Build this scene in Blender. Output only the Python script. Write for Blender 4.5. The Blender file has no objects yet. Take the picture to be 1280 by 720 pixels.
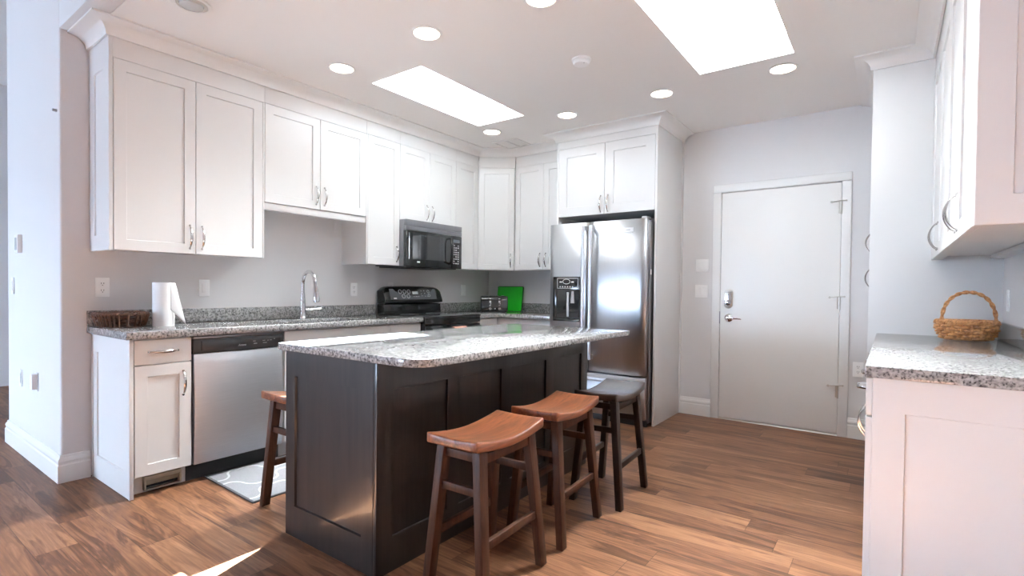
import bpy, bmesh, math, random
from mathutils import Vector, Matrix
random.seed(7)
PI = math.pi
scene = bpy.context.scene
COL = scene.collection

# ------------------------------------------------------------------ camera
cam_d = bpy.data.cameras.new('camera'); cam = bpy.data.objects.new('camera', cam_d); COL.objects.link(cam)
a, b, c = math.radians(36.207), math.radians(-0.969), math.radians(0.606)
fwd = Vector((-math.sin(a) * math.cos(b), math.cos(a) * math.cos(b), math.sin(b)))
rgt = Vector((math.cos(a), math.sin(a), 0)); up = rgt.cross(fwd)
r2 = math.cos(c) * rgt + math.sin(c) * up
u2 = -math.sin(c) * rgt + math.cos(c) * up
cam.matrix_world = Matrix(((r2.x, u2.x, -fwd.x, 3.906), (r2.y, u2.y, -fwd.y, -1.02), (r2.z, u2.z, -fwd.z, 1.164), (0, 0, 0, 1)))
cam_d.sensor_width = 36.0; cam_d.sensor_fit = 'HORIZONTAL'
cam_d.lens = 36.0 * 646.0 / 1280.0
cam_d.shift_y = 12.2 / 1280.0
cam_d.clip_start = 0.02
scene.camera = cam

# ------------------------------------------------------------------ light and exposure
SUN_TRAVEL = Vector((0.275, -0.835, -1.0)).normalized()      # high sun behind the house, down through the skylights
SUN_STRENGTH = 255.0
SKY_HIGH, SKY_SUN, SKY_LOW = 7.5, 116.0, 30.0               # hazy bright overhead, a little dimmer and bluer to the south
LAMP_STRENGTH = 6.0
EXPOSURE = 0.78
scene.cycles.sample_clamp_indirect = 8.0; scene.cycles.max_bounces = 16; scene.cycles.diffuse_bounces = 12; scene.cycles.glossy_bounces = 6; scene.cycles.transparent_max_bounces = 12
scene.view_settings.view_transform = 'Standard'
scene.view_settings.look = 'None'
scene.view_settings.gamma = 1.0
scene.view_settings.use_curve_mapping = False
scene.view_settings.exposure = EXPOSURE

w = bpy.data.worlds.new('sky'); scene.world = w; w.use_nodes = True
nt = w.node_tree; nt.nodes.clear()
def wn(t, **k):
    n = nt.nodes.new(t)
    for q, v in k.items(): setattr(n, q, v)
    return n
tc = wn('ShaderNodeTexCoord'); sep = wn('ShaderNodeSeparateXYZ'); nt.links.new(tc.outputs['Generated'], sep.inputs[0])
def ramp(src, f0, f1, t0, t1):
    m = wn('ShaderNodeMapRange', interpolation_type='SMOOTHSTEP')
    nt.links.new(src, m.inputs[0])
    for i, v in enumerate((f0, f1, t0, t1)): m.inputs[i + 1].default_value = v
    return m.outputs[0]
hi = ramp(sep.outputs['Z'], 0.12, 0.38, SKY_LOW, SKY_HIGH)
dot = wn('ShaderNodeVectorMath', operation='DOT_PRODUCT'); nt.links.new(tc.outputs['Generated'], dot.inputs[0]); dot.inputs[1].default_value = -SUN_TRAVEL
sn = ramp(dot.outputs['Value'], 0.70, 0.985, 0.0, SKY_SUN)
add = wn('ShaderNodeMath', operation='ADD'); nt.links.new(hi, add.inputs[0]); nt.links.new(sn, add.inputs[1])
gr = ramp(sep.outputs["Z"], -0.03, 0.02, 0.55, 1.0)
mul = wn('ShaderNodeMath', operation='MULTIPLY'); nt.links.new(add.outputs[0], mul.inputs[0]); nt.links.new(gr, mul.inputs[1])
cm = wn('ShaderNodeMix', data_type='RGBA'); nt.links.new(ramp(sep.outputs['Z'], 0.12, 0.5, 0.0, 1.0), cm.inputs[0])
cm.inputs[6].default_value = (0.62, 0.77, 1.0, 1); cm.inputs[7].default_value = (0.94, 0.975, 1.0, 1)
bgn = wn('ShaderNodeBackground'); nt.links.new(cm.outputs[2], bgn.inputs[0]); nt.links.new(mul.outputs[0], bgn.inputs[1])
wo = wn('ShaderNodeOutputWorld'); nt.links.new(bgn.outputs[0], wo.inputs[0])

sd = bpy.data.lights.new('sun', 'SUN'); sd.energy = SUN_STRENGTH; sd.angle = 0.012; sd.color = (0.89, 1.0, 1.07)
so = bpy.data.objects.new('sun', sd); COL.objects.link(so)
so.rotation_euler = SUN_TRAVEL.to_track_quat('-Z', 'Y').to_euler(); so.location = (0, 6, 8)

# ------------------------------------------------------------------ materials
MATS = {}
def new_mat(name):
    m = bpy.data.materials.new(name); m.use_nodes = True; MATS[name] = m
    n = m.node_tree.nodes; return m, n, m.node_tree.links, n['Principled BSDF']
def flat(name, col, rough=0.5, metal=0.0, bump=0.0, bscale=200, spec=None, coat=0.0, emit=None):
    m, n, l, p = new_mat(name)
    p.inputs['Base Color'].default_value = (*col, 1); p.inputs['Roughness'].default_value = rough; p.inputs['Metallic'].default_value = metal
    if spec is not None: p.inputs['Specular IOR Level'].default_value = spec
    if coat: p.inputs['Coat Weight'].default_value = coat; p.inputs['Coat Roughness'].default_value = 0.05
    if emit: p.inputs['Emission Color'].default_value = (*emit[0], 1); p.inputs['Emission Strength'].default_value = emit[1]
    if bump:
        t = n.new('ShaderNodeTexCoord'); q = n.new('ShaderNodeTexNoise'); q.inputs['Scale'].default_value = bscale; q.inputs['Detail'].default_value = 3
        bp = n.new('ShaderNodeBump'); bp.inputs['Strength'].default_value = bump; bp.inputs['Distance'].default_value = 0.002
        l.new(t.outputs['Object'], q.inputs['Vector']); l.new(q.outputs[0], bp.inputs['Height']); l.new(bp.outputs[0], p.inputs['Normal'])
    return m
class NT:
    def __init__(s, m): s.n = m.node_tree.nodes; s.l = m.node_tree.links
    def val(s, sock, v):
        if hasattr(v, 'links') or isinstance(v, bpy.types.NodeSocket): s.l.new(v, sock)
        else: sock.default_value = v
    def math(s, op, a, b=0.0, c=None):
        q = s.n.new('ShaderNodeMath'); q.operation = op; s.val(q.inputs[0], a); s.val(q.inputs[1], b)
        if c is not None: s.val(q.inputs[2], c)
        return q.outputs[0]
    def noise(s, vec, scale, detail=3, rough=0.5, dist=0.0):
        q = s.n.new('ShaderNodeTexNoise'); s.l.new(vec, q.inputs['Vector']); q.inputs['Scale'].default_value = scale
        q.inputs['Detail'].default_value = detail; q.inputs['Roughness'].default_value = rough; q.inputs['Distortion'].default_value = dist
        return q.outputs[0]
    def ramp(s, fac, stops, mode='LINEAR'):
        q = s.n.new('ShaderNodeValToRGB'); q.color_ramp.interpolation = mode; s.l.new(fac, q.inputs[0]); e = q.color_ramp.elements
        while len(e) < len(stops): e.new(0.5)
        for i, (p_, c_) in enumerate(stops): e[i].position = p_; e[i].color = (*c_, 1)
        return q.outputs[0]
    def mix(s, fac, a, b, mode='MIX'):
        q = s.n.new('ShaderNodeMix'); q.data_type = 'RGBA'; q.blend_type = mode
        for sock, v in ((q.inputs[0], fac), (q.inputs[6], a), (q.inputs[7], b)):
            if isinstance(v, tuple): sock.default_value = (*v, 1)
            else: s.val(sock, v)
        return q.outputs[2]
    def xyz(s, x, y, z):
        q = s.n.new('ShaderNodeCombineXYZ'); s.val(q.inputs[0], x); s.val(q.inputs[1], y); s.val(q.inputs[2], z); return q.outputs[0]
    def obj(s): return s.n.new('ShaderNodeTexCoord').outputs['Object']
    def sep(s, v):
        q = s.n.new('ShaderNodeSeparateXYZ'); s.l.new(v, q.inputs[0]); return q.outputs
    def bump(s, h, p, strength, dist=0.001):
        q = s.n.new('ShaderNodeBump'); q.inputs['Strength'].default_value = strength; q.inputs['Distance'].default_value = dist
        s.l.new(h, q.inputs['Height']); s.l.new(q.outputs[0], p.inputs['Normal'])

WHITE = flat('white_cabinet_paint', (0.765, 0.765, 0.76), 0.32, bump=0.03, bscale=90)
TRIMW = flat('white_trim_paint', (0.84, 0.84, 0.83), 0.35)
WALL = flat('wall_paint', (0.735, 0.727, 0.730), 0.75, bump=0.12, bscale=260)
CEIL = flat('ceiling_paint', (0.87, 0.86, 0.845), 0.85, bump=0.12, bscale=180)
DOORW = flat('door_paint', (0.89, 0.89, 0.875), 0.4)
PLAST = flat('white_plastic', (0.90, 0.90, 0.90), 0.3)
DARKGAP = flat('dark_void', (0.02, 0.02, 0.02), 0.8)
BLACK = flat('black_gloss', (0.012, 0.013, 0.013), 0.12, coat=0.3)
BLACKM = flat('black_matte', (0.022, 0.022, 0.024), 0.45)
GLASSB = flat('black_glass', (0.010, 0.010, 0.011), 0.05, spec=1.0, coat=0.6)
GREYP = flat('grey_print', (0.55, 0.56, 0.58), 0.4)
WHITEP = flat('white_print', (0.85, 0.86, 0.87), 0.4)
CHROME = flat('chrome', (0.80, 0.80, 0.82), 0.07, metal=1.0)
PULL = flat('polished_pull_metal', (0.62, 0.60, 0.59), 0.12, metal=1.0)
NICKEL = flat('satin_nickel', (0.62, 0.60, 0.56), 0.28, metal=1.0)
GREEN = flat('green_board', (0.016, 0.60, 0.022), 0.35)
PAPER = flat('paper', (0.88, 0.88, 0.88), 0.9, bump=0.15, bscale=300)
BEIGE = flat('beige_metal', (0.52, 0.48, 0.38), 0.35, metal=0.3)
PEACH = flat('peach_cloth', (0.72, 0.36, 0.26), 0.9, bump=0.3, bscale=600)
RUBBER = flat('pale_foot_pad', (0.45, 0.43, 0.40), 0.8)
LAMP = flat('lamp_diffuser', (0.9, 0.9, 0.9), 0.5, emit=((1.0, 0.86, 0.70), LAMP_STRENGTH))
LENS = flat('unlit_lens', (0.55, 0.58, 0.58), 0.15)
DISP = flat('display_glass', (0.10, 0.11, 0.12), 0.15)

def make_steel(name, base, rough, vertical=True):
    m, n, l, p = new_mat(name); k = NT(m)
    o = k.sep(k.obj())
    v = k.xyz(k.math('MULTIPLY', o[0], 500.0 if vertical else 6.0), k.math('MULTIPLY', o[1], 500.0 if vertical else 6.0), k.math('MULTIPLY', o[2], 3.0 if vertical else 500.0))
    g = k.noise(v, 1.0, 4, 0.6)
    big = k.noise(k.obj(), 2.6, 3, 0.6)
    k.l.new(k.ramp(g, [(0.25, tuple(x * 0.86 for x in base)), (0.75, base)]), p.inputs['Base Color'])
    k.l.new(k.math('ADD', k.math('MULTIPLY', g, 0.10), k.math('MULTIPLY_ADD', big, 0.16, rough - 0.12)), p.inputs['Roughness'])
    p.inputs['Metallic'].default_value = 1.0
    k.bump(g, p, 0.02, 0.0003)
    return m
STEEL = make_steel('brushed_steel', (0.50, 0.51, 0.53), 0.31)
STEELH = make_steel('brushed_steel_across', (0.80, 0.83, 0.88), 0.44, False)
STEELD = make_steel('dark_steel', (0.34, 0.34, 0.36), 0.30)

def make_granite():
    m, n, l, p = new_mat('speckled_granite'); k = NT(m); o = k.obj()
    n1 = k.noise(o, 70.0, 4, 0.62); n2 = k.noise(o, 140.0, 3, 0.6); n3 = k.noise(o, 16.0, 3, 0.6)
    basec = k.ramp(n1, [(0.30, (0.07, 0.07, 0.074)), (0.41, (0.21, 0.209, 0.207)), (0.52, (0.36, 0.357, 0.355)), (0.68, (0.52, 0.516, 0.512))])
    spk = k.ramp(n2, [(0.37, (1, 1, 1)), (0.43, (0, 0, 0))])
    col = k.mix(k.math('MULTIPLY', spk, 0.82), basec, (0.03, 0.03, 0.033))
    cl = k.ramp(n3, [(0.3, (0.82, 0.82, 0.83)), (0.7, (1.0, 0.99, 0.97))])
    k.l.new(k.mix(1.0, col, cl, 'MULTIPLY'), p.inputs['Base Color'])
    p.inputs['Roughness'].default_value = 0.08
    p.inputs['Specular IOR Level'].default_value = 0.6
    return m
GRANITE = make_granite()

def make_floor():
    m, n, l, p = new_mat('walnut_plank_floor'); k = NT(m); o = k.sep(k.obj())
    W_, L_ = 0.152, 1.22
    ry = k.math('DIVIDE', o[1], W_); row = k.math('FLOOR', ry); fy = k.math('FRACT', ry)
    wn1 = n.new('ShaderNodeTexWhiteNoise'); wn1.noise_dimensions = '1D'; k.l.new(row, wn1.inputs['W'])
    rx = k.math('DIVIDE', k.math('ADD', o[0], k.math('MULTIPLY', wn1.outputs['Value'], 7.3)), L_)
    colm = k.math('FLOOR', rx); fx = k.math('FRACT', rx)
    wn2 = n.new('ShaderNodeTexWhiteNoise'); wn2.noise_dimensions = '2D'; k.l.new(k.xyz(row, colm, 0.0), wn2.inputs['Vector'])
    rnd = wn2.outputs['Value']; rc = k.sep(wn2.outputs['Color'])
    v1 = k.xyz(k.math('MULTIPLY_ADD', o[0], 0.9, k.math('MULTIPLY', rnd, 37.0)), k.math('MULTIPLY', o[1], 9.0), k.math('MULTIPLY', rc[1], 20.0))
    big = k.noise(v1, 1.5, 4, 0.55, 0.9)
    rings = k.math('FRACT', k.math('MULTIPLY', big, 6.0))
    rings = k.math('ABSOLUTE', k.math('SUBTRACT', rings, 0.5))
    v2 = k.xyz(k.math('MULTIPLY_ADD', o[0], 3.0, k.math('MULTIPLY', rnd, 11.0)), k.math('MULTIPLY', o[1], 90.0), 0.0)
    fine = k.noise(v2, 1.0, 4, 0.65)
    t = k.math('ADD', k.math('MULTIPLY', big, 0.55), k.math('ADD', k.math('MULTIPLY', fine, 0.35), k.math('MULTIPLY', rings, 0.22)))
    t = k.math('ADD', t, k.math('MULTIPLY', k.math('SUBTRACT', rnd, 0.5), 0.14))
    col = k.ramp(t, [(0.30, (0.052, 0.024, 0.014)), (0.44, (0.128, 0.056, 0.029)), (0.57, (0.225, 0.106, 0.055)), (0.74, (0.36, 0.190, 0.106))])
    ex = k.math('LESS_THAN', k.math('MULTIPLY', k.math('MINIMUM', fx, k.math('SUBTRACT', 1.0, fx)), L_), 0.0012)
    ey = k.math('LESS_THAN', k.math('MULTIPLY', k.math('MINIMUM', fy, k.math('SUBTRACT', 1.0, fy)), W_), 0.0012)
    gap = k.math('MAXIMUM', ex, ey)
    k.l.new(k.mix(k.math('MULTIPLY', gap, 0.6), col, (0.02, 0.012, 0.008)), p.inputs['Base Color'])
    k.l.new(k.math('MULTIPLY_ADD', fine, 0.16, 0.30), p.inputs['Roughness'])
    p.inputs['Specular IOR Level'].default_value = 0.18
    k.bump(k.math('SUBTRACT', fine, k.math('MULTIPLY', gap, 2.0)), p, 0.18, 0.0008)
    return m
FLOOR = make_floor()

def make_wood(name, dark, light, axis, rough, scale=1.0, coat=0.0, spec=0.5):
    m, n, l, p = new_mat(name); k = NT(m); o = k.sep(k.obj())
    f = [28.0 * scale] * 3; f[axis] = 1.8 * scale
    v = k.xyz(*[k.math('MULTIPLY', o[i], f[i]) for i in range(3)])
    g = k.noise(v, 1.0, 5, 0.6, 0.6)
    f2 = [q * 6 for q in f]; f2[axis] = 6.0
    g2 = k.noise(k.xyz(*[k.math('MULTIPLY', o[i], f2[i]) for i in range(3)]), 1.0, 3, 0.6)
    t = k.math('ADD', k.math('MULTIPLY', g, 0.7), k.math('MULTIPLY', g2, 0.3))
    k.l.new(k.ramp(t, [(0.34, dark), (0.66, light)]), p.inputs['Base Color'])
    k.l.new(k.math('MULTIPLY_ADD', g2, 0.15, rough - 0.05), p.inputs['Roughness'])
    p.inputs['Specular IOR Level'].default_value = spec
    if coat: p.inputs['Coat Weight'].default_value = coat; p.inputs['Coat Roughness'].default_value = 0.12
    k.bump(g2, p, 0.12, 0.0006)
    return m
ESPRESSO = make_wood('espresso_wood', (0.010, 0.008, 0.008), (0.026, 0.019, 0.017), 2, 0.30, spec=0.4, coat=0.25)
SEATW = make_wood('cherry_brown_seat', (0.058, 0.016, 0.008), (0.33, 0.112, 0.046), 1, 0.30, 0.8, coat=0.25)
LEGW = make_wood('dark_brown_leg', (0.026, 0.011, 0.007), (0.078, 0.031, 0.016), 2, 0.42, spec=0.18)
SEATD = make_wood('black_brown_seat', (0.020, 0.012, 0.010), (0.050, 0.028, 0.020), 1, 0.30, 0.8, coat=0.25)
LEGD = make_wood('black_brown_leg', (0.014, 0.009, 0.008), (0.036, 0.021, 0.016), 2, 0.33, spec=0.3)
def wicker_mat(name, d, l_):
    m, n, l, p = new_mat(name); k = NT(m); o = k.obj()
    g = k.noise(o, 55.0, 3, 0.6); k.l.new(k.ramp(g, [(0.3, d), (0.7, l_)]), p.inputs['Base Color']); p.inputs['Roughness'].default_value = 0.45
    k.bump(k.noise(o, 300.0, 2), p, 0.3, 0.001); return m
WICK = wicker_mat('honey_wicker', (0.30, 0.105, 0.028), (0.80, 0.42, 0.17))
WICKD = wicker_mat('dark_wicker', (0.020, 0.009, 0.005), (0.15, 0.058, 0.026))

def make_rug():
    m, n, l, p = new_mat('trellis_rug'); k = NT(m); o = k.sep(k.obj())
    X = k.math('MULTIPLY', o[0], 2 * PI / 0.40); Y = k.math('MULTIPLY', o[1], 2 * PI / 0.40)
    cx, cy = k.math('COSINE', X), k.math('COSINE', Y)
    f = k.math('ADD', k.math('ADD', cx, cy), k.math('MULTIPLY', k.math('SUBTRACT', k.math('COSINE', k.math('MULTIPLY', X, 3.0)), k.math('COSINE', k.math('MULTIPLY', Y, 3.0))), 0.22))
    line = k.math('LESS_THAN', k.math('ABSOLUTE', f), 0.17)
    nz = k.noise(k.obj(), 260.0, 2)
    grey = k.ramp(nz, [(0.3, (0.20, 0.20, 0.215)), (0.7, (0.29, 0.29, 0.305))])
    lt = k.ramp(nz, [(0.3, (0.42, 0.42, 0.44)), (0.7, (0.56, 0.56, 0.58))])
    k.l.new(k.mix(line, grey, lt), p.inputs['Base Color']); p.inputs['Roughness'].default_value = 0.95
    k.bump(nz, p, 0.5, 0.002); return m
RUG = make_rug()
RUGB = flat('rug_binding', (0.07, 0.065, 0.07), 0.9, bump=0.3, bscale=400)
def make_pane():
    m = bpy.data.materials.new('clear_pane'); m.use_nodes = True; n = m.node_tree.nodes; l = m.node_tree.links; n.clear()
    t = n.new('ShaderNodeBsdfTransparent'); t.inputs[0].default_value = (0.97, 0.98, 0.98, 1)
    g = n.new('ShaderNodeBsdfGlossy'); g.inputs['Roughness'].default_value = 0.02
    mx = n.new('ShaderNodeMixShader'); mx.inputs[0].default_value = 0.06; o = n.new('ShaderNodeOutputMaterial')
    l.new(t.outputs[0], mx.inputs[1]); l.new(g.outputs[0], mx.inputs[2]); l.new(mx.outputs[0], o.inputs[0]); return m
PANE = make_pane()

# ------------------------------------------------------------------ mesh helpers
class MB:
    def __init__(s): s.v = []; s.f = []
    def add(s, vs, fs):
        o = len(s.v); s.v += [tuple(q) for q in vs]; s.f += [[i + o for i in f] for f in fs]; return s
    def box(s, x0, x1, y0, y1, z0, z1):
        vs = [(x, y, z) for z in (z0, z1) for y in (y0, y1) for x in (x0, x1)]
        return s.add(vs, [(0, 2, 3, 1), (4, 5, 7, 6), (0, 1, 5, 4), (2, 6, 7, 3), (0, 4, 6, 2), (1, 3, 7, 5)])
    def hexa(s, bot, top):
        return s.add(list(bot) + list(top), [(3, 2, 1, 0), (4, 5, 6, 7), (0, 1, 5, 4), (1, 2, 6, 5), (2, 3, 7, 6), (3, 0, 4, 7)])
    def prism(s, pts, axis, a0, a1):
        def mk(p, a_):
            q = list(p); q.insert(axis, a_); return tuple(q)
        n = len(pts); vs = [mk(p, a0) for p in pts] + [mk(p, a1) for p in pts]
        return s.add(vs, [list(range(n))[::-1], list(range(n, 2 * n))] + [(i, (i + 1) % n, n + (i + 1) % n, n + i) for i in range(n)])
    def tube(s, path, rad, seg=10, closed=False, flat_=None):
        P_ = [Vector(q) for q in path]; n = len(P_); rings = []
        T = []
        for i in range(n):
            if closed: d = P_[(i + 1) % n] - P_[i - 1]
            else: d = P_[min(i + 1, n - 1)] - P_[max(i - 1, 0)]
            T.append(d.normalized())
        ref = Vector(flat_) if flat_ else (Vector((0, 0, 1)) if abs(T[0].z) < 0.9 else Vector((1, 0, 0)))
        nrm = (ref - T[0] * ref.dot(T[0])).normalized()
        for i in range(n):
            if flat_: nrm = (ref - T[i] * ref.dot(T[i])).normalized()
            else: nrm = (nrm - T[i] * nrm.dot(T[i])).normalized()
            bn = T[i].cross(nrm)
            r = rad[i] if isinstance(rad, list) else rad
            ra, rb = r if isinstance(r, tuple) else (r, r)
            rings.append([P_[i] + nrm * (math.cos(2 * PI * k / seg) * ra) + bn * (math.sin(2 * PI * k / seg) * rb) for k in range(seg)])
        vs = [q for r in rings for q in r]; fs = []
        m_ = n if closed else n - 1
        for i in range(m_):
            j = (i + 1) % n
            for k in range(seg):
                fs.append((i * seg + k, i * seg + (k + 1) % seg, j * seg + (k + 1) % seg, j * seg + k))
        if not closed: fs += [list(range(seg))[::-1], [(n - 1) * seg + k for k in range(seg)]]
        return s.add(vs, fs)
    def lathe(s, prof, centre, seg=32, axis=2):
        vs = []; n = len(prof); cx, cy, cz = centre
        for r, h in prof:
            for k in range(seg):
                t = 2 * PI * k / seg; p, q = r * math.cos(t), r * math.sin(t)
                vs.append({2: (cx + p, cy + q, cz + h), 0: (cx + h, cy + p, cz + q), 1: (cx + p, cy + h, cz + q)}[axis])
        fs = [(i * seg + k, i * seg + (k + 1) % seg, (i + 1) * seg + (k + 1) % seg, (i + 1) * seg + k) for i in range(n - 1) for k in range(seg)]
        fs += [list(range(seg))[::-1], [(n - 1) * seg + k for k in range(seg)]]
        return s.add(vs, fs)
    def sweep(s, prof, path):
        """closed profile (n outward to the right of travel, z) swept along a plan polyline with mitred corners"""
        P_ = [Vector(q) for q in path]; D = [(P_[i + 1] - P_[i]).normalized() for i in range(len(P_) - 1)]
        N = [Vector((d.y, -d.x)) for d in D]; offs = []
        for i in range(len(P_)):
            if i == 0: offs.append(N[0])
            elif i == len(P_) - 1: offs.append(N[-1])
            else: offs.append((N[i - 1] + N[i]) / (1 + N[i - 1].dot(N[i])))
        m_ = len(prof); vs = []
        for p, o in zip(P_, offs):
            for q, z in prof: vs.append((p.x + o.x * q, p.y + o.y * q, z))
        fs = [(i * m_ + k, i * m_ + (k + 1) % m_, (i + 1) * m_ + (k + 1) % m_, (i + 1) * m_ + k) for i in range(len(P_) - 1) for k in range(m_)]
        fs += [list(range(m_))[::-1], [(len(P_) - 1) * m_ + k for k in range(m_)]]
        return s.add(vs, fs)
    def slab(s, xs, ys, z0, z1, skip=()):
        nx, ny = len(xs) - 1, len(ys) - 1
        idx = {}
        def vid(i, j, k):
            key = (i, j, k)
            if key not in idx: idx[key] = len(s.v); s.v.append((xs[i], ys[j], (z0, z1)[k]))
            return idx[key]
        on = lambda i, j: 0 <= i < nx and 0 <= j < ny and (i, j) not in skip
        for i in range(nx):
            for j in range(ny):
                if not on(i, j): continue
                s.f.append([vid(i, j, 1), vid(i + 1, j, 1), vid(i + 1, j + 1, 1), vid(i, j + 1, 1)])
                s.f.append([vid(i, j, 0), vid(i, j + 1, 0), vid(i + 1, j + 1, 0), vid(i + 1, j, 0)])
                for di, dj, A, B in ((-1, 0, (i, j + 1), (i, j)), (1, 0, (i + 1, j), (i + 1, j + 1)), (0, -1, (i, j), (i + 1, j)), (0, 1, (i + 1, j + 1), (i, j + 1))):
                    if not on(i + di, j + dj):
                        s.f.append([vid(*A, 0), vid(*B, 0), vid(*B, 1), vid(*A, 1)])
        return s
    def shaker(s, o, U, N, w_, h, st=0.062, top=None, bot=None, th=0.019, rec=0.008, V=(0, 0, 1)):
        """framed door: o lower corner at the back plane, U across, V up, N outward"""
        o, U, N, V = Vector(o), Vector(U), Vector(N), Vector(V); top = top or st; bot = bot or st
        def pt(u, v, n): return o + U * u + V * v + N * n
        e = 0.0025
        O = [(0, 0), (w_, 0), (w_, h), (0, h)]; I = [(st, bot), (w_ - st, bot), (w_ - st, h - top), (st, h - top)]
        O2 = [(e, e), (w_ - e, e), (w_ - e, h - e), (e, h - e)]
        I2 = [(st + 0.003, bot + 0.003), (w_ - st - 0.003, bot + 0.003), (w_ - st - 0.003, h - top - 0.003), (st + 0.003, h - top - 0.003)]
        vs = [pt(*q, 0) for q in O] + [pt(*q, th - e) for q in O] + [pt(*q, th) for q in O2] + [pt(*q, th) for q in I] + [pt(*q, th - rec) for q in I2]
        fs = [(3, 2, 1, 0), (16, 17, 18, 19)]
        for r in range(4):
            for k in range(4):
                k2 = (k + 1) % 4; fs.append((r * 4 + k, r * 4 + k2, r * 4 + 4 + k2, r * 4 + 4 + k))
        return s.add(vs, fs)

ROOT = {}
def base_of(o):
    while o.parent: o = o.parent
    return ROOT.get(o.name, Vector((0, 0, 0)))
def build(name, mb, mat, parent=None, bevel=0.0, smooth=35, label=None, seg=2, weld=True):
    off = base_of(parent) if parent else Vector((0, 0, 0))
    me = bpy.data.meshes.new(name)
    me.from_pydata([tuple(Vector(v) - off) for v in mb.v], [], mb.f); me.materials.append(mat)
    bm = bmesh.new(); bm.from_mesh(me)
    if weld: bmesh.ops.remove_doubles(bm, verts=bm.verts, dist=1e-6)
    bmesh.ops.recalc_face_normals(bm, faces=bm.faces)
    if bevel:
        ed = [e for e in bm.edges if len(e.link_faces) == 2 and e.calc_face_angle(0) > math.radians(35)]
        bmesh.ops.bevel(bm, geom=ed, offset=bevel, segments=seg, profile=0.5, affect='EDGES', clamp_overlap=True)
    bm.to_mesh(me); bm.free()
    if smooth:
        me.polygons.foreach_set('use_smooth', [True] * len(me.polygons)); me.set_sharp_from_angle(angle=math.radians(smooth))
    o = bpy.data.objects.new(name, me); COL.objects.link(o)
    if parent: o.parent = parent
    if label: o['label'] = label
    return o
def thing(name, label, cat, loc=(0, 0, 0), group=None):
    o = bpy.data.objects.new(name, None); COL.objects.link(o); o.location = loc; ROOT[o.name] = Vector(loc); o.empty_display_size = 0.05
    o['label'] = label; o['category'] = cat
    if group: o['group'] = group
    return o
def tag(o, label, cat, group=None):
    o['label'] = label; o['category'] = cat
    if group: o['group'] = group
    return o
def struct(name, mb, mat, label, cat, parent=None, bevel=0.0, **k):
    o = build(name, mb, mat, parent, bevel, **k); o['kind'] = 'structure'
    if not parent: o['label'] = label; o['category'] = cat
    return o
def sroot(name, label, cat, loc):
    o = thing(name, label, cat, loc); o['kind'] = 'structure'; return o
def copy_tree(o, parent=None):
    q = o.copy(); COL.objects.link(q); q.parent = parent
    for ch in list(o.children): copy_tree(ch, q)
    return q
def own(mb, name, mat, label, cat, group=None, bevel=0.0, **k):
    """a top-level thing that is a single mesh, with its origin at its own base"""
    xs = list(zip(*mb.v)); loc = ((min(xs[0]) + max(xs[0])) / 2, (min(xs[1]) + max(xs[1])) / 2, min(xs[2]))
    mb.v = [(x - loc[0], y - loc[1], z - loc[2]) for x, y, z in mb.v]
    o = build(name, mb, mat, None, bevel, **k); o.location = loc
    return tag(o, label, cat, group)
def pull(parent, p0, p1, out, h=0.032, r=0.0048, name='handle'):
    """bowed bar pull between two points of a front"""
    p0, p1, out = Vector(p0), Vector(p1), Vector(out); n = 18; pts, rad = [], []
    for i in range(n + 1):
        t = i / n; k = math.sin(PI * t) ** 0.62
        pts.append(p0.lerp(p1, t) + out * (h * k)); m_ = 0.72 + 0.75 * math.sin(PI * t)
        rad.append((r * m_ * 0.62, r * m_ * 1.15))
    mb = MB().tube(pts, rad, 10, flat_=tuple(out + (p1 - p0).normalized() * 0.01))
    for p in (p0, p1):
        d = out.normalized()
        mb.tube([p, p + d * 0.005], 0.0062, 10)
    return build(name, mb, PULL, parent)

ZC = 2.645           # kitchen ceiling
YB, YK = 3.913, 3.832  # door wall, wall behind the corner cabinets
XR = 4.421           # right wall
YE = -0.145          # end of the kitchen wall, face of the bulkhead
XW = -1.32           # far left end of that wall face
ZL = 3.40            # living room ceiling
YS, XL = -6.2, -4.2

# ------------------------------------------------------------------ the setting
struct('floor', MB().box(XL, XR + 0.15, YS, YB + 0.2, -0.06, 0), FLOOR, 'walnut brown wood plank floor', 'floor', smooth=0)
mb = MB().box(XW, 0, YE, YB + 0.15, 0, ZL)
struct('wall_left', mb, WALL, 'pale grey end and left wall of the kitchen behind sink and stove', 'wall', bevel=0.012, seg=3)
mb = MB().box(0, 1.35, YK, YB + 0.15, 0, ZC + 0.1).box(1.35, 2.652, YB, YB + 0.15, 0, ZC + 0.1).box(3.579, XR, YB, YB + 0.15, 0, ZC + 0.1).box(2.652, 3.579, YB, YB + 0.15, 2.056, ZC + 0.1)
struct('wall_back', mb, WALL, 'pale grey wall around the white door', 'wall', smooth=0)
struct('wall_right', MB().box(XR, XR + 0.15, YS, YB + 0.15, 0, ZL), WALL, 'pale grey wall behind the right-hand cabinets', 'wall', smooth=0)
struct('wall_above', MB().box(0.0, XR, YE, YE + 0.1195, ZC, ZL), WALL, 'bulkhead wall above the kitchen opening', 'wall', bevel=0.004)
struct('wall_hall', MB().box(XL, XW, 1.6, 1.75, 0, ZL), WALL, 'hall wall past the left corner', 'wall', smooth=0)
struct('wall_side', MB().box(XL - 0.15, XL, YS, 1.75, 0, ZL), WALL, 'far side wall of the living room', 'wall', smooth=0)
S1 = (0.845, 1.355, 1.415, 2.612)      # skylight openings x0 x1 y0 y1
S2 = (2.826, 3.398, 1.475, 2.604)
xs = [-0.0, S1[0], S1[1], S2[0], S2[1], XR]; ys = sorted({YE + 0.12, S1[2], S2[2], S2[3], S1[3], YB + 0.15})
def inside(i, j, S): return xs[i] >= S[0] - 1e-6 and xs[i + 1] <= S[1] + 1e-6 and ys[j] >= S[2] - 1e-6 and ys[j + 1] <= S[3] + 1e-6
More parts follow.
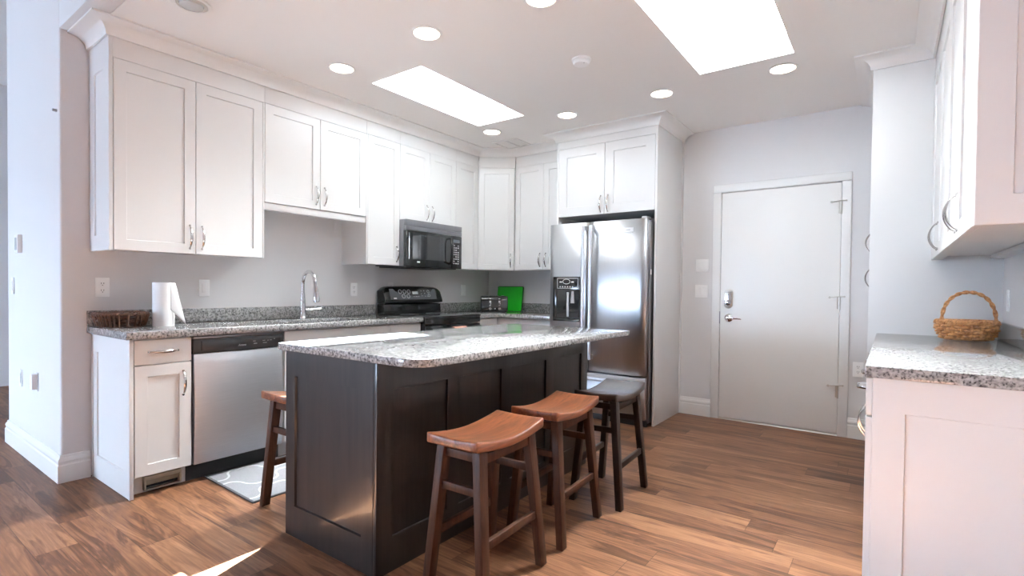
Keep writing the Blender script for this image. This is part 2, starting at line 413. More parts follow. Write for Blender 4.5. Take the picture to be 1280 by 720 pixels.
skip = {(i, j) for i in range(5) for j in range(5) if inside(i, j, S1) or inside(i, j, S2)}
struct('ceiling', MB().slab(xs, ys, ZC, ZC + 0.10, skip), CEIL, 'white kitchen ceiling with two skylight openings', 'ceiling', smooth=0)
mb = MB().box(XL - 0.15, XR + 0.15, YS - 0.15, YE + 0.12, ZL, ZL + 0.12).box(XL - 0.15, 0, YE + 0.12, YB + 0.15, ZL, ZL + 0.12)
struct('ceiling', mb, CEIL, 'higher living room ceiling beyond the bulkhead', 'ceiling', smooth=0)
for n_, S, lb in ((1, S1, 'rectangular skylight over the sink side'), (2, S2, 'rectangular skylight nearer the right-hand cabinets')):
    r = sroot('window_%d' % n_, lb, 'skylight', ((S[0] + S[1]) / 2, (S[2] + S[3]) / 2, ZC))
    e = 0.02
    fr = MB().slab([S[0] - e, S[0] + 0.012, S[1] - 0.012, S[1] + e], [S[2] - e, S[2] + 0.012, S[3] - 0.012, S[3] + e], ZC + 0.1005, ZC + 0.125, {(1, 1)})
    struct('skylight_frame', fr, TRIMW, '', '', r, smooth=0)
    struct('pane', MB().box(S[0] - 0.01, S[1] + 0.01, S[2] - 0.01, S[3] + 0.01, ZC + 0.126, ZC + 0.131), PANE, '', '', r, smooth=0)
# living room windows on the far side, seen only as reflections and daylight
WX = [(-3.9, -2.2), (-1.9, -0.2)]
W0, W1 = 0.25, 1.95
mb = MB(); xe = XL
for x0, x1 in WX: mb.box(xe, x0, YS - 0.15, YS, 0, ZL); xe = x1
mb.box(xe, XR, YS - 0.15, YS, 0, ZL)
for x0, x1 in WX: mb.box(x0, x1, YS - 0.15, YS, 0, W0).box(x0, x1, YS - 0.15, YS, W1, ZL)
struct('wall_front', mb, WALL, 'living room wall with tall windows', 'wall', smooth=0)
for n_, (x0, x1) in enumerate(WX):
    r = sroot('window_%d' % (n_ + 3), ['tall living room window at the left', 'tall living room window in the middle', 'tall living room window at the right'][n_], 'window', ((x0 + x1) / 2, YS, W0))
    xm = (x0 + x1) / 2
    fr = MB().slab([x0, x0 + 0.06, xm - 0.03, xm + 0.03, x1 - 0.06, x1], [0, 1], 0, 1)
    fr = MB()
    for q0, q1 in ((x0, x0 + 0.06), (xm - 0.03, xm + 0.03), (x1 - 0.06, x1)): fr.box(q0, q1, YS - 0.10, YS - 0.04, W0, W1)
    for q0, q1 in ((W0, W0 + 0.06), (W1 - 0.06, W1)): fr.box(x0, x1, YS - 0.099, YS - 0.041, q0, q1)
    struct('window_frame', fr, TRIMW, '', '', r, smooth=0)
    struct('pane', MB().box(x0 + 0.01, x1 - 0.01, YS - 0.073, YS - 0.067, W0 + 0.01, W1 - 0.01), PANE, '', '', r, smooth=0)

BBP = [(0, 0), (0.018, 0), (0.018, 0.100), (0.0125, 0.107), (0.0125, 0.117), (0.0165, 0.124), (0.0135, 0.138), (0.0065, 0.147), (0.0065, 0.156), (0.004, 0.160), (0, 0.161)]
BBP = [(q + 0.0005, z + 0.0005) for q, z in BBP]
struct('baseboard_left', MB().sweep(BBP, [(XW, 1.59), (XW, YE), (0, YE), (0, -0.0095)][0:4]), TRIMW, 'white moulded baseboard around the wall end at the left', 'baseboard')
struct('baseboard_back', MB().sweep(BBP, [(2.299, YB), (2.582, YB)]), TRIMW, 'white baseboard between fridge panel and door casing', 'baseboard')
struct('baseboard_right', MB().sweep(BBP, [(3.645, YB), (3.79, YB)]), TRIMW, 'white baseboard between door casing and tall cabinet', 'baseboard')

# entry door
d1 = sroot('door_1', 'plain white flush door with keypad lock on the back wall', 'door', (3.115, YB, 0))
cas = MB()
cp = [(0, 0), (0.072, 0), (0.072, 0.012), (0.064, 0.018), (0.012, 0.020), (0.004, 0.014), (0, 0.012)]
def casing(x0, x1, z0, z1): cas.box(x0, x1, YB - 0.019, YB - 0.0005, z0, z1)
for (x0, x1, z0, z1) in ((2.583, 2.653, 0.001, 2.058), (3.578, 3.645, 0.001, 2.058), (2.583, 3.645, 2.0585, 2.128)): casing(x0, x1, z0, z1)
struct('door_casing', cas, TRIMW, '', '', d1, bevel=0.005)
struct('door_slab', MB().box(2.656, 3.575, YB - 0.008, YB + 0.036, 0.018, 2.051), DOORW, '', '', d1, bevel=0.002)
struct('threshold', MB().prism([(YB - 0.012, 0.001), (YB + 0.1, 0.001), (YB + 0.1, 0.0175), (YB + 0.004, 0.0175)], 0, 2.654, 3.577), NICKEL, '', '', d1)
yd = YB - 0.008
struct('light_leak_strips', MB().box(2.6525, 2.672, YB + 0.038, YB + 0.07, 0.018, 2.0555).box(3.559, 3.5785, YB + 0.038, YB + 0.07, 0.018, 2.0555).box(2.672, 3.559, YB + 0.038, YB + 0.07, 2.035, 2.0555).box(2.672, 3.559, YB + 0.038, YB + 0.07, 0.018, 0.04), TRIMW, '', '', d1, smooth=0)  # unseen strips added behind the slab to block light leaking round its edges
# keypad deadbolt
kp = MB()
pts = []
for i in range(24):
    t = 2 * PI * i / 24; pts.append((2.728 + 0.036 * math.cos(t), (1.150 if math.sin(t) >= 0 else 1.045) + 0.036 * math.sin(t)))
kp.prism(pts, 1, yd - 0.022, yd + 0.001)
k1 = struct('keypad_lock', kp, NICKEL, '', '', d1, bevel=0.004)
kb = MB()
for i, (dx, dz) in enumerate([(-0.018, 1.155), (0, 1.16), (0.018, 1.155), (-0.018, 1.132), (0, 1.135), (0.018, 1.132), (0, 1.112)]):
    kb.lathe([(0.0065, 0), (0.0065, -0.004), (0.005, -0.005)], (2.728 + dx, yd - 0.0225, dz), 12, 1)
struct('keypad_buttons', kb, GREYP, '', '', k1)
struct('thumb_turn', MB().lathe([(0.026, 0), (0.026, -0.016), (0.020, -0.022), (0.004, -0.024)], (2.728, yd - 0.022, 1.062), 24, 1), CHROME, '', '', k1)
lv = struct('lever_handle', MB().lathe([(0.036, 0.001), (0.036, -0.008), (0.028, -0.016), (0.014, -0.022), (0.013, -0.045), (0.002, -0.047)], (2.733, yd, 0.925), 28, 1)
            .tube([(2.733, yd - 0.04, 0.925), (2.76, yd - 0.045, 0.925), (2.80, yd - 0.047, 0.923), (2.845, yd - 0.044, 0.920)], [(0.012, 0.008), (0.011, 0.007), (0.009, 0.006), (0.007, 0.005)], 12), CHROME, '', '', d1)
struct('latch_plate', MB().box(2.6535, 2.6555, YB - 0.0195, YB - 0.006, 0.87, 0.98).box(2.651, 2.6535, YB - 0.0215, YB - 0.018, 0.87, 0.98), STEELD, '', '', d1)
for hz in (1.80, 1.03, 0.315):
    h = MB().box(3.5765, 3.5795, YB - 0.022, YB - 0.0185, hz, hz + 0.095)
    h.tube([(3.5765, YB - 0.025, hz - 0.005), (3.5765, YB - 0.025, hz + 0.10)], 0.0065, 12)
    h.box(3.5580, 3.5755, YB - 0.0115, YB - 0.0075, hz, hz + 0.095)
    hg = struct('hinge', h, NICKEL, '', '', d1)
    st = MB().tube([(3.51, YB - 0.035, hz + 0.093), (3.5765, YB - 0.030, hz + 0.1), (3.61, YB - 0.027, hz + 0.1)], 0.0045, 8)
    st.lathe([(0.009, 0), (0.009, 0.012)], (3.51, YB - 0.042, hz + 0.093), 12, 1); st.lathe([(0.007, 0), (0.007, 0.007)], (3.61, YB - 0.028, hz + 0.1), 12, 1)
    struct('hinge_stop', st, NICKEL, '', '', hg)

# crown mouldings
ZU1 = 2.565
CRP = [(0.0008, ZU1), (0.012, ZU1), (0.014, ZU1 + 0.006)]
for i in range(1, 9):
    t = PI / 2 * i / 9; CRP.append((0.014 + 0.076 * (1 - math.cos(t)), ZU1 + 0.006 + 0.060 * math.sin(t)))
CRP += [(0.092, ZC - 0.013), (0.100, ZC - 0.011), (0.100, ZC - 0.001), (0.0008, ZC - 0.001)]
XU = 0.339
struct('trim_1', MB().sweep(CRP, [(0.001, -0.009), (XU, -0.009), (XU, 3.229), (0.653, 3.457), (1.302, 3.457), (1.302, 3.248), (2.296, 3.248), (2.296, YB - 0.001)]), TRIMW, 'white cove crown moulding above sink, corner and fridge cabinets', 'moulding', smooth=30)
struct('trim_2', MB().sweep(CRP, [(3.793, YB - 0.001), (3.793, 2.967), (4.097, 2.967), (4.097, 1.001), (XR - 0.001, 1.001)]), TRIMW, 'white cove crown moulding above the right-hand cabinets', 'moulding', smooth=30)

# ------------------------------------------------------------------ cabinets
GX, GY = Vector((1, 0, 0)), Vector((0, 1, 0))
G1 = 'white upper cabinets of the sink wall and corner'
def xdoor(par, y0, y1, z0, z1, xf, hand=None, hz=None, name='door', bot=None):
    """door facing +x with its face at xf; hand 'a' = pull near y0, 'b' = near y1"""
    d = build(name, MB().shaker((xf - 0.019, y0, z0), (0, 1, 0), (1, 0, 0), y1 - y0, z1 - z0, bot=bot), WHITE, par)
    if hand:
        yy = y0 + 0.034 if hand == 'a' else y1 - 0.034
        pull(d, (xf, yy, hz[0]), (xf, yy, hz[1]), (1, 0, 0))
    return d
def frieze(par, y0, y1): build('frieze_board', MB().box(0.30, XU - 0.0015, y0, y1, 2.4545, ZC - 0.004), WHITE, par, bevel=0.0006)
ZB = 1.364
# A : first pair
A = thing('upper_cabinet', 'white two-door upper cabinet at the open left end, above basket and paper towels', 'cabinet', (0.17, 0.44, ZB), G1)
build('carcass', MB().box(0.001, XU - 0.020, 0.012, 0.8905, ZB + 0.012, 2.53), WHITE, A)
build('end_panel', MB().shaker((0.001, 0.0115, ZB - 0.001), (1, 0, 0), (0, -1, 0), XU - 0.003, ZC - 0.002 - ZB, st=0.09, top=0.24, bot=0.09), WHITE, A)
build('stile', MB().box(0.30, XU - 0.001, 0.8785, 0.8905, ZB, 2.4535), WHITE, A, bevel=0.0006)
frieze(A, 0.012, 0.8905)
xdoor(A, 0.0145, 0.4435, ZB, 2.452, XU, 'b', (1.398, 1.542)); xdoor(A, 0.4465, 0.8765, ZB, 2.452, XU, 'a', (1.398, 1.542))
# B : over the sink
B = thing('upper_cabinet', 'short white two-door upper cabinet with valance above the sink', 'cabinet', (0.17, 1.33, 1.71), G1)
build('carcass', MB().box(0.001, XU - 0.020, 0.892, 1.7655, 1.762, 2.53), WHITE, B)
build('valance', MB().box(0.28, XU - 0.012, 0.892, 1.7655, 1.708, 1.7575), WHITE, B, bevel=0.001)
frieze(B, 0.892, 1.7655)
xdoor(B, 0.8935, 1.3305, 1.760, 2.452, XU, 'b', (1.797, 1.932)); xdoor(B, 1.3335, 1.765, 1.760, 2.452, XU, 'a', (1.797, 1.932))
# C : single tall door left of microwave
Cc = thing('upper_cabinet', 'narrow white single-door upper cabinet left of the microwave', 'cabinet', (0.17, 1.95, ZB), G1)
build('carcass', MB().box(0.001, XU - 0.020, 1.7812, 2.133, ZB + 0.012, 2.53), WHITE, Cc)
build('end_panel', MB().box(0.001, XU - 0.001, 1.767, 1.7808, ZB - 0.001, 2.4535), WHITE, Cc, bevel=0.001)
frieze(Cc, 1.767, 2.133); xdoor(Cc, 1.783, 2.132, ZB, 2.452, XU, 'b', (1.398, 1.53))
# D : over the microwave
Dd = thing('upper_cabinet', 'short white two-door upper cabinet above the microwave', 'cabinet', (0.17, 2.5, 1.78), G1)
build('carcass', MB().box(0.001, XU - 0.020, 2.1345, 2.875, 1.790, 2.53), WHITE, Dd)
frieze(Dd, 2.1345, 2.875)
xdoor(Dd, 2.1355, 2.502, 1.780, 2.452, XU, 'b', (1.81, 1.945)); xdoor(Dd, 2.505, 2.874, 1.780, 2.452, XU, 'a', (1.81, 1.945))
# E : right of microwave
Ee = thing('upper_cabinet', 'narrow white upper cabinet between the microwave and the corner cabinet', 'cabinet', (0.17, 3.05, ZB), G1)
build('carcass', MB().box(0.001, XU - 0.020, 2.8765, 3.222, ZB + 0.012, 2.53), WHITE, Ee)
frieze(Ee, 2.8765, 3.222); xdoor(Ee, 2.8785, 3.222, ZB, 2.452, XU)
# F : diagonal corner
F_ = thing('corner_cabinet', 'white diagonal corner upper cabinet', 'cabinet', (0.25, 3.55, ZB), G1)
p0, p1 = Vector((XU, 3.229, 0)), Vector((0.653, 3.457, 0)); dU = (p1 - p0).normalized(); dN = Vector((dU.y, -dU.x, 0)); dl = (p1 - p0).length
q0, q1 = p0 - dN * 0.0205, p1 - dN * 0.0205
build('carcass', MB().prism([(0.001, 3.2235), (q0.x - 0.012, 3.2235), (q0.x, q0.y), (q1.x, q1.y), (q1.x + 0.002, YK - 0.001), (0.001, YK - 0.001)], 2, ZB + 0.012, 2.53), WHITE, F_)
f0, f1 = p0 - dN * 0.0015, p1 - dN * 0.0015
build('frieze_board', MB().prism([(f0.x, f0.y), (f1.x, f1.y), (f1.x - dN.x * 0.02, f1.y - dN.y * 0.02), (f0.x - dN.x * 0.02, f0.y - dN.y * 0.02)], 2, 2.4545, ZC - 0.004), WHITE, F_)
dd = build('door', MB().shaker((p0 - dN * 0.019 + dU * 0.002 + Vector((0, 0, ZB))), dU, dN, dl - 0.007, 2.452 - ZB, st=0.06), WHITE, F_)
hp = p0 + dU * (dl - 0.040); pull(dd, (hp.x, hp.y, 1.398), (hp.x, hp.y, 1.535), dN)
def ydoor(par, x0, x1, z0, z1, yf, hand=None, hz=None, st=0.062):
    d = build('door', MB().shaker((x0, yf + 0.019, z0), (1, 0, 0), (0, -1, 0), x1 - x0, z1 - z0, st=st), WHITE, par)
    if hand:
        xx = x0 + 0.034 if hand == 'a' else x1 - 0.034
        pull(d, (xx, yf, hz[0]), (xx, yf, hz[1]), (0, -1, 0))
    return d
YG = 3.458
Gg = thing('upper_cabinet', 'white two-door upper cabinet between corner cabinet and fridge', 'cabinet', (0.98, 3.65, ZB), G1)
build('carcass', MB().box(0.664, 1.300, YG + 0.020, YK - 0.001, ZB + 0.012, 2.53), WHITE, Gg)
build('frieze_board', MB().box(0.662, 1.300, YG + 0.0015, YG + 0.0195, 2.4545, ZC - 0.004), WHITE, Gg)
ydoor(Gg, 0.657, 1.0125, ZB, 2.452, YG, 'b', (1.40, 1.533)); ydoor(Gg, 1.0155, 1.298, ZB, 2.452, YG, 'a', (1.40, 1.533))
# H : fridge surround
YF = 3.249
H = thing('fridge_cabinet', 'white cabinet enclosing the fridge, two doors above and a full-height side panel', 'cabinet', (1.8, 3.6, 0))
build('carcass', MB().box(1.3215, 2.2755, YF + 0.020, YK - 0.001, 1.857, 2.53), WHITE, H)
build('frieze_board', MB().box(1.3215, 2.2755, YF + 0.0015, YF + 0.0195, 2.498, ZC - 0.004), WHITE, H)
build('side_panel', MB().box(2.276, 2.295, YF, YB - 0.001, 0.001, ZC - 0.003), WHITE, H, bevel=0.001)
build('side_panel', MB().box(1.3025, 1.321, YF, YK - 0.001, 0.001, ZC - 0.003), WHITE, H, bevel=0.001)
build('scribe_strip', MB().box(2.2953, 2.302, YB - 0.03, YB - 0.001, 0.001, 2.56), WHITE, H)
ydoor(H, 1.3235, 1.8015, 1.853, 2.495, YF, 'b', (1.872, 2.018), 0.085); ydoor(H, 1.8045, 2.2735, 1.853, 2.495, YF, 'a', (1.872, 2.018), 0.085)

# base cabinets on the left run
XD = 0.621
Ab = thing('base_cabinet', 'white base cabinet at the open left end, one drawer over one door', 'cabinet', (0.3, 0.16, 0))
build('carcass', MB().box(0.001, XD - 0.020, 0.0205, 0.3045, 0.112, 0.868), WHITE, Ab)
build('end_panel', MB().shaker((0.019, 0.0195, 0.001), (1, 0, 0), (0, -1, 0), 0.583, 0.868, st=0.075, top=0.105, bot=0.14), WHITE, Ab)
build('scribe_strip', MB().box(0.0182, 0.03, -0.0035, 0.019, 0.001, 0.868), WHITE, Ab)
build('front_stile', MB().box(0.6022, XD - 0.001, 0.0, 0.0195, 0.001, 0.868), WHITE, Ab, bevel=0.001)
build('toe_kick', MB().box(0.525, 0.54, 0.0205, 0.3045, 0.001, 0.1115), WHITE, Ab)
dr = build('drawer', MB().box(XD - 0.019, XD, 0.0235, 0.3055, 0.728, 0.862), WHITE, Ab, bevel=0.0025)
pull(dr, (XD, 0.090, 0.795), (XD, 0.235, 0.795), (1, 0, 0))
dd = xdoor(Ab, 0.0235, 0.3055, 0.113, 0.722, XD); pull(dd, (XD, 0.262, 0.535), (XD, 0.262, 0.672), (1, 0, 0))
# floor register in the toe kick
rg = thing('floor_register', 'beige metal heating register in the toe kick under the drawer cabinet', 'vent', (0.56, 0.17, 0.02))
e = MB().slab([0, 0.006, 0.030, 0.036], [0.078, 0.088, 0.262, 0.272], 0, 0)
e = MB()
e.box(0.541, 0.575, 0.085, 0.270, 0.076, 0.092).box(0.541, 0.575, 0.085, 0.270, 0.016, 0.022).box(0.541, 0.575, 0.085, 0.093, 0.022, 0.076).box(0.541, 0.575, 0.262, 0.270, 0.022, 0.076)
build('frame', e, BEIGE, rg, bevel=0.001)
build('damper', MB().hexa([(0.546, 0.095, 0.040), (0.549, 0.095, 0.038), (0.549, 0.26, 0.038), (0.546, 0.26, 0.040)], [(0.570, 0.095, 0.074), (0.573, 0.095, 0.072), (0.573, 0.26, 0.072), (0.570, 0.26, 0.074)]), BEIGE, rg)
build('duct_opening', MB().box(0.5405, 0.544, 0.093, 0.262, 0.022, 0.076), DARKGAP, rg)
# sink base
Sb = thing('base_cabinet', 'white sink base cabinet right of the dishwasher', 'cabinet', (0.3, 1.33, 0))
build('carcass', MB().slab([0.001, 0.12, 0.60, XD - 0.020], [0.8805, 0.90, 1.77, 1.7845], 0.112, 0.868, {(1, 1)}), WHITE, Sb)
build('toe_kick', MB().box(0.525, 0.54, 0.8805, 1.7845, 0.001, 0.1115), WHITE, Sb)
build('false_front', MB().box(XD - 0.019, XD, 0.8825, 1.7840, 0.728, 0.862), WHITE, Sb, bevel=0.0025)
xdoor(Sb, 0.8825, 1.3315, 0.113, 0.722, XD); xdoor(Sb, 1.3345, 1.7840, 0.113, 0.722, XD)
Tb = thing('base_cabinet', 'white base cabinet between sink base and stove', 'cabinet', (0.3, 1.96, 0))
build('carcass', MB().box(0.001, XD - 0.020, 1.7875, 2.130, 0.112, 0.868), WHITE, Tb)
build('toe_kick', MB().box(0.525, 0.54, 1.7875, 2.130, 0.001, 0.1115), WHITE, Tb)
build('drawer', MB().box(XD - 0.019, XD, 1.7880, 2.129, 0.728, 0.862), WHITE, Tb, bevel=0.0025); xdoor(Tb, 1.7880, 2.129, 0.113, 0.722, XD)
Ub = thing('corner_base_cabinet', 'white corner base cabinet right of the stove', 'cabinet', (0.45, 3.5, 0))
build('carcass', MB().slab([0.001, XD - 0.02, 0.900], [2.890, 3.235, YK - 0.001], 0.112, 0.868, {(1, 0)}), WHITE, Ub)
build('toe_kick', MB().box(0.525, 0.54, 2.890, 3.30, 0.001, 0.1115).box(0.54, 0.900, 3.30, 3.315, 0.001, 0.1115), WHITE, Ub)
build('drawer', MB().box(0.645, 0.900, 3.2155, 3.2345, 0.728, 0.862), WHITE, Ub, bevel=0.0025)
xdoor(Ub, 2.893, 3.2, 0.113, 0.862, XD); ydoor(Ub, 0.645, 0.900, 0.113, 0.722, 3.2155)
Vb = thing('base_cabinet', 'white base cabinet between corner base and fridge', 'cabinet', (1.1, 3.5, 0))
build('carcass', MB().box(0.9035, 1.300, 3.235, YK - 0.001, 0.112, 0.868), WHITE, Vb)
build('toe_kick', MB().box(0.9035, 1.300, 3.30, 3.315, 0.001, 0.1115), WHITE, Vb)
build('drawer', MB().box(0.9045, 1.299, 3.2155, 3.2345, 0.728, 0.862), WHITE, Vb, bevel=0.0025); ydoor(Vb, 0.9045, 1.299, 0.113, 0.722, 3.2155)

# countertops
ct = thing('countertop', 'grey speckled granite countertop around the sink', 'countertop', (0.33, 1.05, 0.87))
build('slab', MB().slab([0.001, 0.175, 0.575, 0.656], [-0.024, 0.97, 1.63, 2.1315], 0.8705, 0.911, {(1, 1)}), GRANITE, ct, bevel=0.004)
build('backsplash', MB().box(0.001, 0.021, -0.024, 2.131, 0.9115, 1.006), GRANITE, ct, bevel=0.002)
ct2 = thing('countertop', 'grey speckled granite corner countertop between stove and fridge', 'countertop', (0.5, 3.4, 0.87))
build('slab', MB().slab([0.001, 0.656, 1.3005], [2.887, 3.180, YK - 0.001], 0.8705, 0.911, {(1, 0)}), GRANITE, ct2, bevel=0.004)
build('backsplash', MB().box(0.001, 0.021, 2.887, YK - 0.0215, 0.9115, 1.006).box(0.001, 1.3005, YK - 0.021, YK - 0.001, 0.9115, 1.006), GRANITE, ct2, bevel=0.002)
# sink
sk = thing('kitchen_sink', 'stainless undermount sink below the faucet', 'sink', (0.375, 1.3, 0.70))
mb = MB().slab([0.165, 0.178, 0.572, 0.585], [0.96, 0.973, 1.627, 1.64], 0.70, 0.868, {(1, 1)}).box(0.165, 0.585, 0.96, 1.64, 0.69, 0.6995)
build('basin', mb, STEELH, sk); build('drain', MB().lathe([(0.045, 0), (0.045, 0.003), (0.03, 0.001)], (0.375, 1.3, 0.7), 24), CHROME, sk)
# faucet
fc = thing('faucet', 'tall chrome gooseneck kitchen faucet behind the sink', 'faucet', (0.10, 1.335, 0.911))
build('body', MB().lathe([(0.030, 0.0002), (0.030, 0.006), (0.026, 0.012), (0.024, 0.05), (0.023, 0.11), (0.019, 0.16), (0.017, 0.20)], (0.10, 1.335, 0.911), 28), CHROME, fc)
pts = [(0.10, 1.335, 1.10), (0.10, 1.335, 1.185)] + [(0.10 + 0.085 * (1 - math.cos(t)), 1.335, 1.185 + 0.10 * math.sin(t)) for t in [PI * i / 16 for i in range(1, 16)]] + [(0.273, 1.335, 1.165)]
build('spout', MB().tube(pts, 0.0145, 16), CHROME, fc)
build('spray_head', MB().tube([(0.273, 1.335, 1.172), (0.279, 1.335, 1.13), (0.287, 1.335, 1.07), (0.290, 1.335, 1.05)], [0.0165, 0.019, 0.025, 0.023], 18).tube([(0.290, 1.335, 1.0495), (0.2906, 1.335, 1.045)], 0.020, 18), CHROME, fc)
build('lever', MB().tube([(0.10, 1.355, 0.975), (0.10, 1.40, 0.975)], 0.017, 16).tube([(0.10, 1.395, 0.975), (0.105, 1.43, 0.982), (0.115, 1.49, 0.985)], [0.009, 0.007, 0.006], 10), CHROME, fc)

# ------------------------------------------------------------------ appliances
def text_mesh(txt, size, origin, U, V, mat, parent, name, shear=0.0, depth=0.0006):
    cu = bpy.data.curves.new(name, 'FONT'); cu.body = txt; cu.size = size; cu.extrude = depth; cu.shear = shear; cu.align_x = 'CENTER'; cu.align_y = 'CENTER'
    to = bpy.data.objects.new(name, cu); COL.objects.link(to)
    me = bpy.data.meshes.new_from_object(to.evaluated_get(bpy.context.evaluated_depsgraph_get()))
    bpy.data.objects.remove(to); bpy.data.curves.remove(cu)
    U, V = Vector(U), Vector(V); N = U.cross(V); off = base_of(parent)
    M = Matrix(((U.x, V.x, N.x, origin[0] - off.x), (U.y, V.y, N.y, origin[1] - off.y), (U.z, V.z, N.z, origin[2] - off.z), (0, 0, 0, 1)))
    me.transform(M); me.materials.clear(); me.materials.append(mat); me.name = name
    o = bpy.data.objects.new(name, me); COL.objects.link(o); o.parent = parent; return o
# dishwasher
dw = thing('dishwasher', 'stainless dishwasher with black control panel under the counter', 'dishwasher', (0.3, 0.59, 0))
y0, y1 = 0.3085, 0.8775
build('tub', MB().box(0.03, 0.585, y0, y1, 0.10, 0.866), BLACKM, dw)
build('toe_kick', MB().box(0.53, 0.548, y0 - 0.002, y1, 0.002, 0.108), BLACKM, dw)
pr = [(0.586, 0.108)] + [(0.617 + 0.012 * math.sin(PI * i / 10), 0.108 + 0.652 * i / 10) for i in range(11)] + [(0.586, 0.76)]
build('door', MB().prism(pr, 1, y0 + 0.012, y1 - 0.012), STEELH, dw, bevel=0.002)
cpn = MB().box(0.586, 0.622, y0 + 0.006, y1 - 0.004, 0.763, 0.8495)
cp_ = build('control_panel', cpn, flat('charcoal_plastic', (0.035, 0.036, 0.039), 0.35), dw, bevel=0.004)
pts = []
n = 24; ya, yb = y0 + 0.05, y1 - 0.03
up_, lo_ = [], []
for i in range(n + 1):
    t = i / n; y = ya + (yb - ya) * t; lo_.append((y, 0.778 - 0.017 * math.sin(PI * t))); up_.append((y, 0.836 - (0.013 * max(0, 1 - abs(t - 0.5) / 0.14) ** 0.5)))
build('control_fascia', MB().prism(lo_ + up_[::-1], 0, 0.6215, 0.628), flat('charcoal_gloss', (0.05, 0.051, 0.055), 0.22), cp_, bevel=0.0015)
build('top_strip', MB().box(0.586, 0.630, y0 + 0.006, y1 - 0.004, 0.8505, 0.8645), STEELD, dw, bevel=0.004)
text_mesh('Amana', 0.017, (0.6284, 0.595, 0.796), (0, 1, 0), (0, 0, 1), WHITEP, cp_, 'logo_lettering', 0.25)
for yy, zz, ww in ((0.664, 0.812, 0.016), (0.668, 0.797, 0.022), (0.725, 0.812, 0.018), (0.728, 0.797, 0.026), (0.757, 0.811, 0.010), (0.775, 0.812, 0.012), (0.80, 0.818, 0.010)): build('button_marking', MB().box(0.628, 0.6286, yy, yy + ww, zz, zz + 0.004), GREYP, cp_, smooth=0)
# range
ra = thing('stove', 'black electric range with raised control panel, left of the corner', 'stove', (0.33, 2.51, 0))
y0, y1 = 2.137, 2.881
build('body', MB().box(0.030, 0.640, y0, y1, 0.05, 0.893), BLACKM, ra, bevel=0.003)
build('plinth', MB().box(0.06, 0.58, y0 + 0.01, y1 - 0.01, 0.001, 0.0495), BLACKM, ra)
cktop = build('cooktop', MB().box(0.030, 0.672, y0 - 0.001, y1 + 0.001, 0.8935, 0.914), GLASSB, ra, bevel=0.005)
for bx, by, br in ((0.26, 2.33, 0.085), (0.26, 2.69, 0.105), (0.50, 2.33, 0.105), (0.50, 2.69, 0.085)):
    bn = MB().tube([(bx + br * math.cos(2 * PI * i / 40), by + br * math.sin(2 * PI * i / 40), 0.9140) for i in range(40)], (0.0004), 6, closed=True)
    build('burner_ring', bn, GREYP, cktop)
build('trim_band', MB().box(0.6405, 0.668, y0, y1, 0.838, 0.8925), BLACK, ra, bevel=0.004)
od = build('oven_door', MB().box(0.6405, 0.668, y0, y1, 0.235, 0.833), BLACK, ra, bevel=0.005)
build('oven_window', MB().box(0.6682, 0.670, y0 + 0.13, y1 - 0.13, 0.40, 0.66), GLASSB, od)
hb = MB().tube([(0.712, y0 + 0.04, 0.80), (0.718, y0 + 0.20, 0.80), (0.718, y1 - 0.20, 0.80), (0.712, y1 - 0.04, 0.80)], 0.013, 12)
for yy in (y0 + 0.06, y1 - 0.06): hb.tube([(0.668, yy, 0.80), (0.713, yy, 0.80)], 0.010, 10)
build('oven_handle', hb, BLACK, od)
build('storage_drawer', MB().box(0.6405, 0.666, y0, y1, 0.055, 0.230), BLACK, ra, bevel=0.005)
bg = build('backguard', MB().prism([(0.0315, 0.9145), (0.135, 0.9145), (0.128, 1.005), (0.105, 1.012), (0.0315, 1.012)], 1, y0, y1), BLACK, ra, bevel=0.003)
cpb = MB(); prof = [(0.0315, 1.014), (0.110, 1.016), (0.155, 1.024), (0.150, 1.060), (0.118, 1.160), (0.095, 1.172), (0.050, 1.174), (0.0315, 1.168)]
N_ = 20; cv = []
for j in range(N_ + 1):
    t = j / N_; y = y0 - 0.004 + (y1 - y0 + 0.008) * t
    s_ = min(t, 1 - t) * (y1 - y0); dip = 0.035 * max(0, 1 - s_ / 0.07) ** 2; bow = 0.010 * math.sin(PI * t)
    for (x_, z_) in prof:
        k_ = max(0.0, (z_ - 1.03) / 0.14); cv.append((x_, y, z_ + (bow - dip) * k_))
m_ = len(prof); fs = [(i * m_ + k, i * m_ + (k + 1) % m_, (i + 1) * m_ + (k + 1) % m_, (i + 1) * m_ + k) for i in range(N_) for k in range(m_)]
fs += [list(range(m_))[::-1], [N_ * m_ + k for k in range(m_)]]
cpo = build('control_panel', MB().add(cv, fs), BLACK, ra, bevel=0.003)
sl = Vector((0.118 - 0.150, 0, 0.160 - 1.060 + 1.0)).normalized()   # up the sloping face
sN = Vector((sl.z, 0, -sl.x))
def onp(y, s_, n_=0.0): return Vector((0.150, y, 1.060)) + sl * s_ + sN * n_
def patch(ya, yb, sa, sb, n0=0.0003, n1=0.0012):
    q = [onp(ya, sa, n0), onp(yb, sa, n0), onp(yb, sb, n0), onp(ya, sb, n0)]; r_ = [onp(ya, sa, n1), onp(yb, sa, n1), onp(yb, sb, n1), onp(ya, sb, n1)]
    return q, r_
build('touch_panel', MB().hexa(*patch(y0 + 0.06, y1 - 0.08, -0.008, 0.098)), DISP, cpo, smooth=0)
for yy, ss in ((0.19, 0.070), (0.245, 0.070), (0.30, 0.070), (0.225, 0.025), (0.285, 0.025)):
    kn = MB().tube([onp(y0 + yy + 0.019 * math.cos(2 * PI * i / 24), ss + 0.019 * math.sin(2 * PI * i / 24), 0.0018) for i in range(24)], 0.0019, 6, closed=True)
    build('burner_dial', kn, GREYP, cpo)
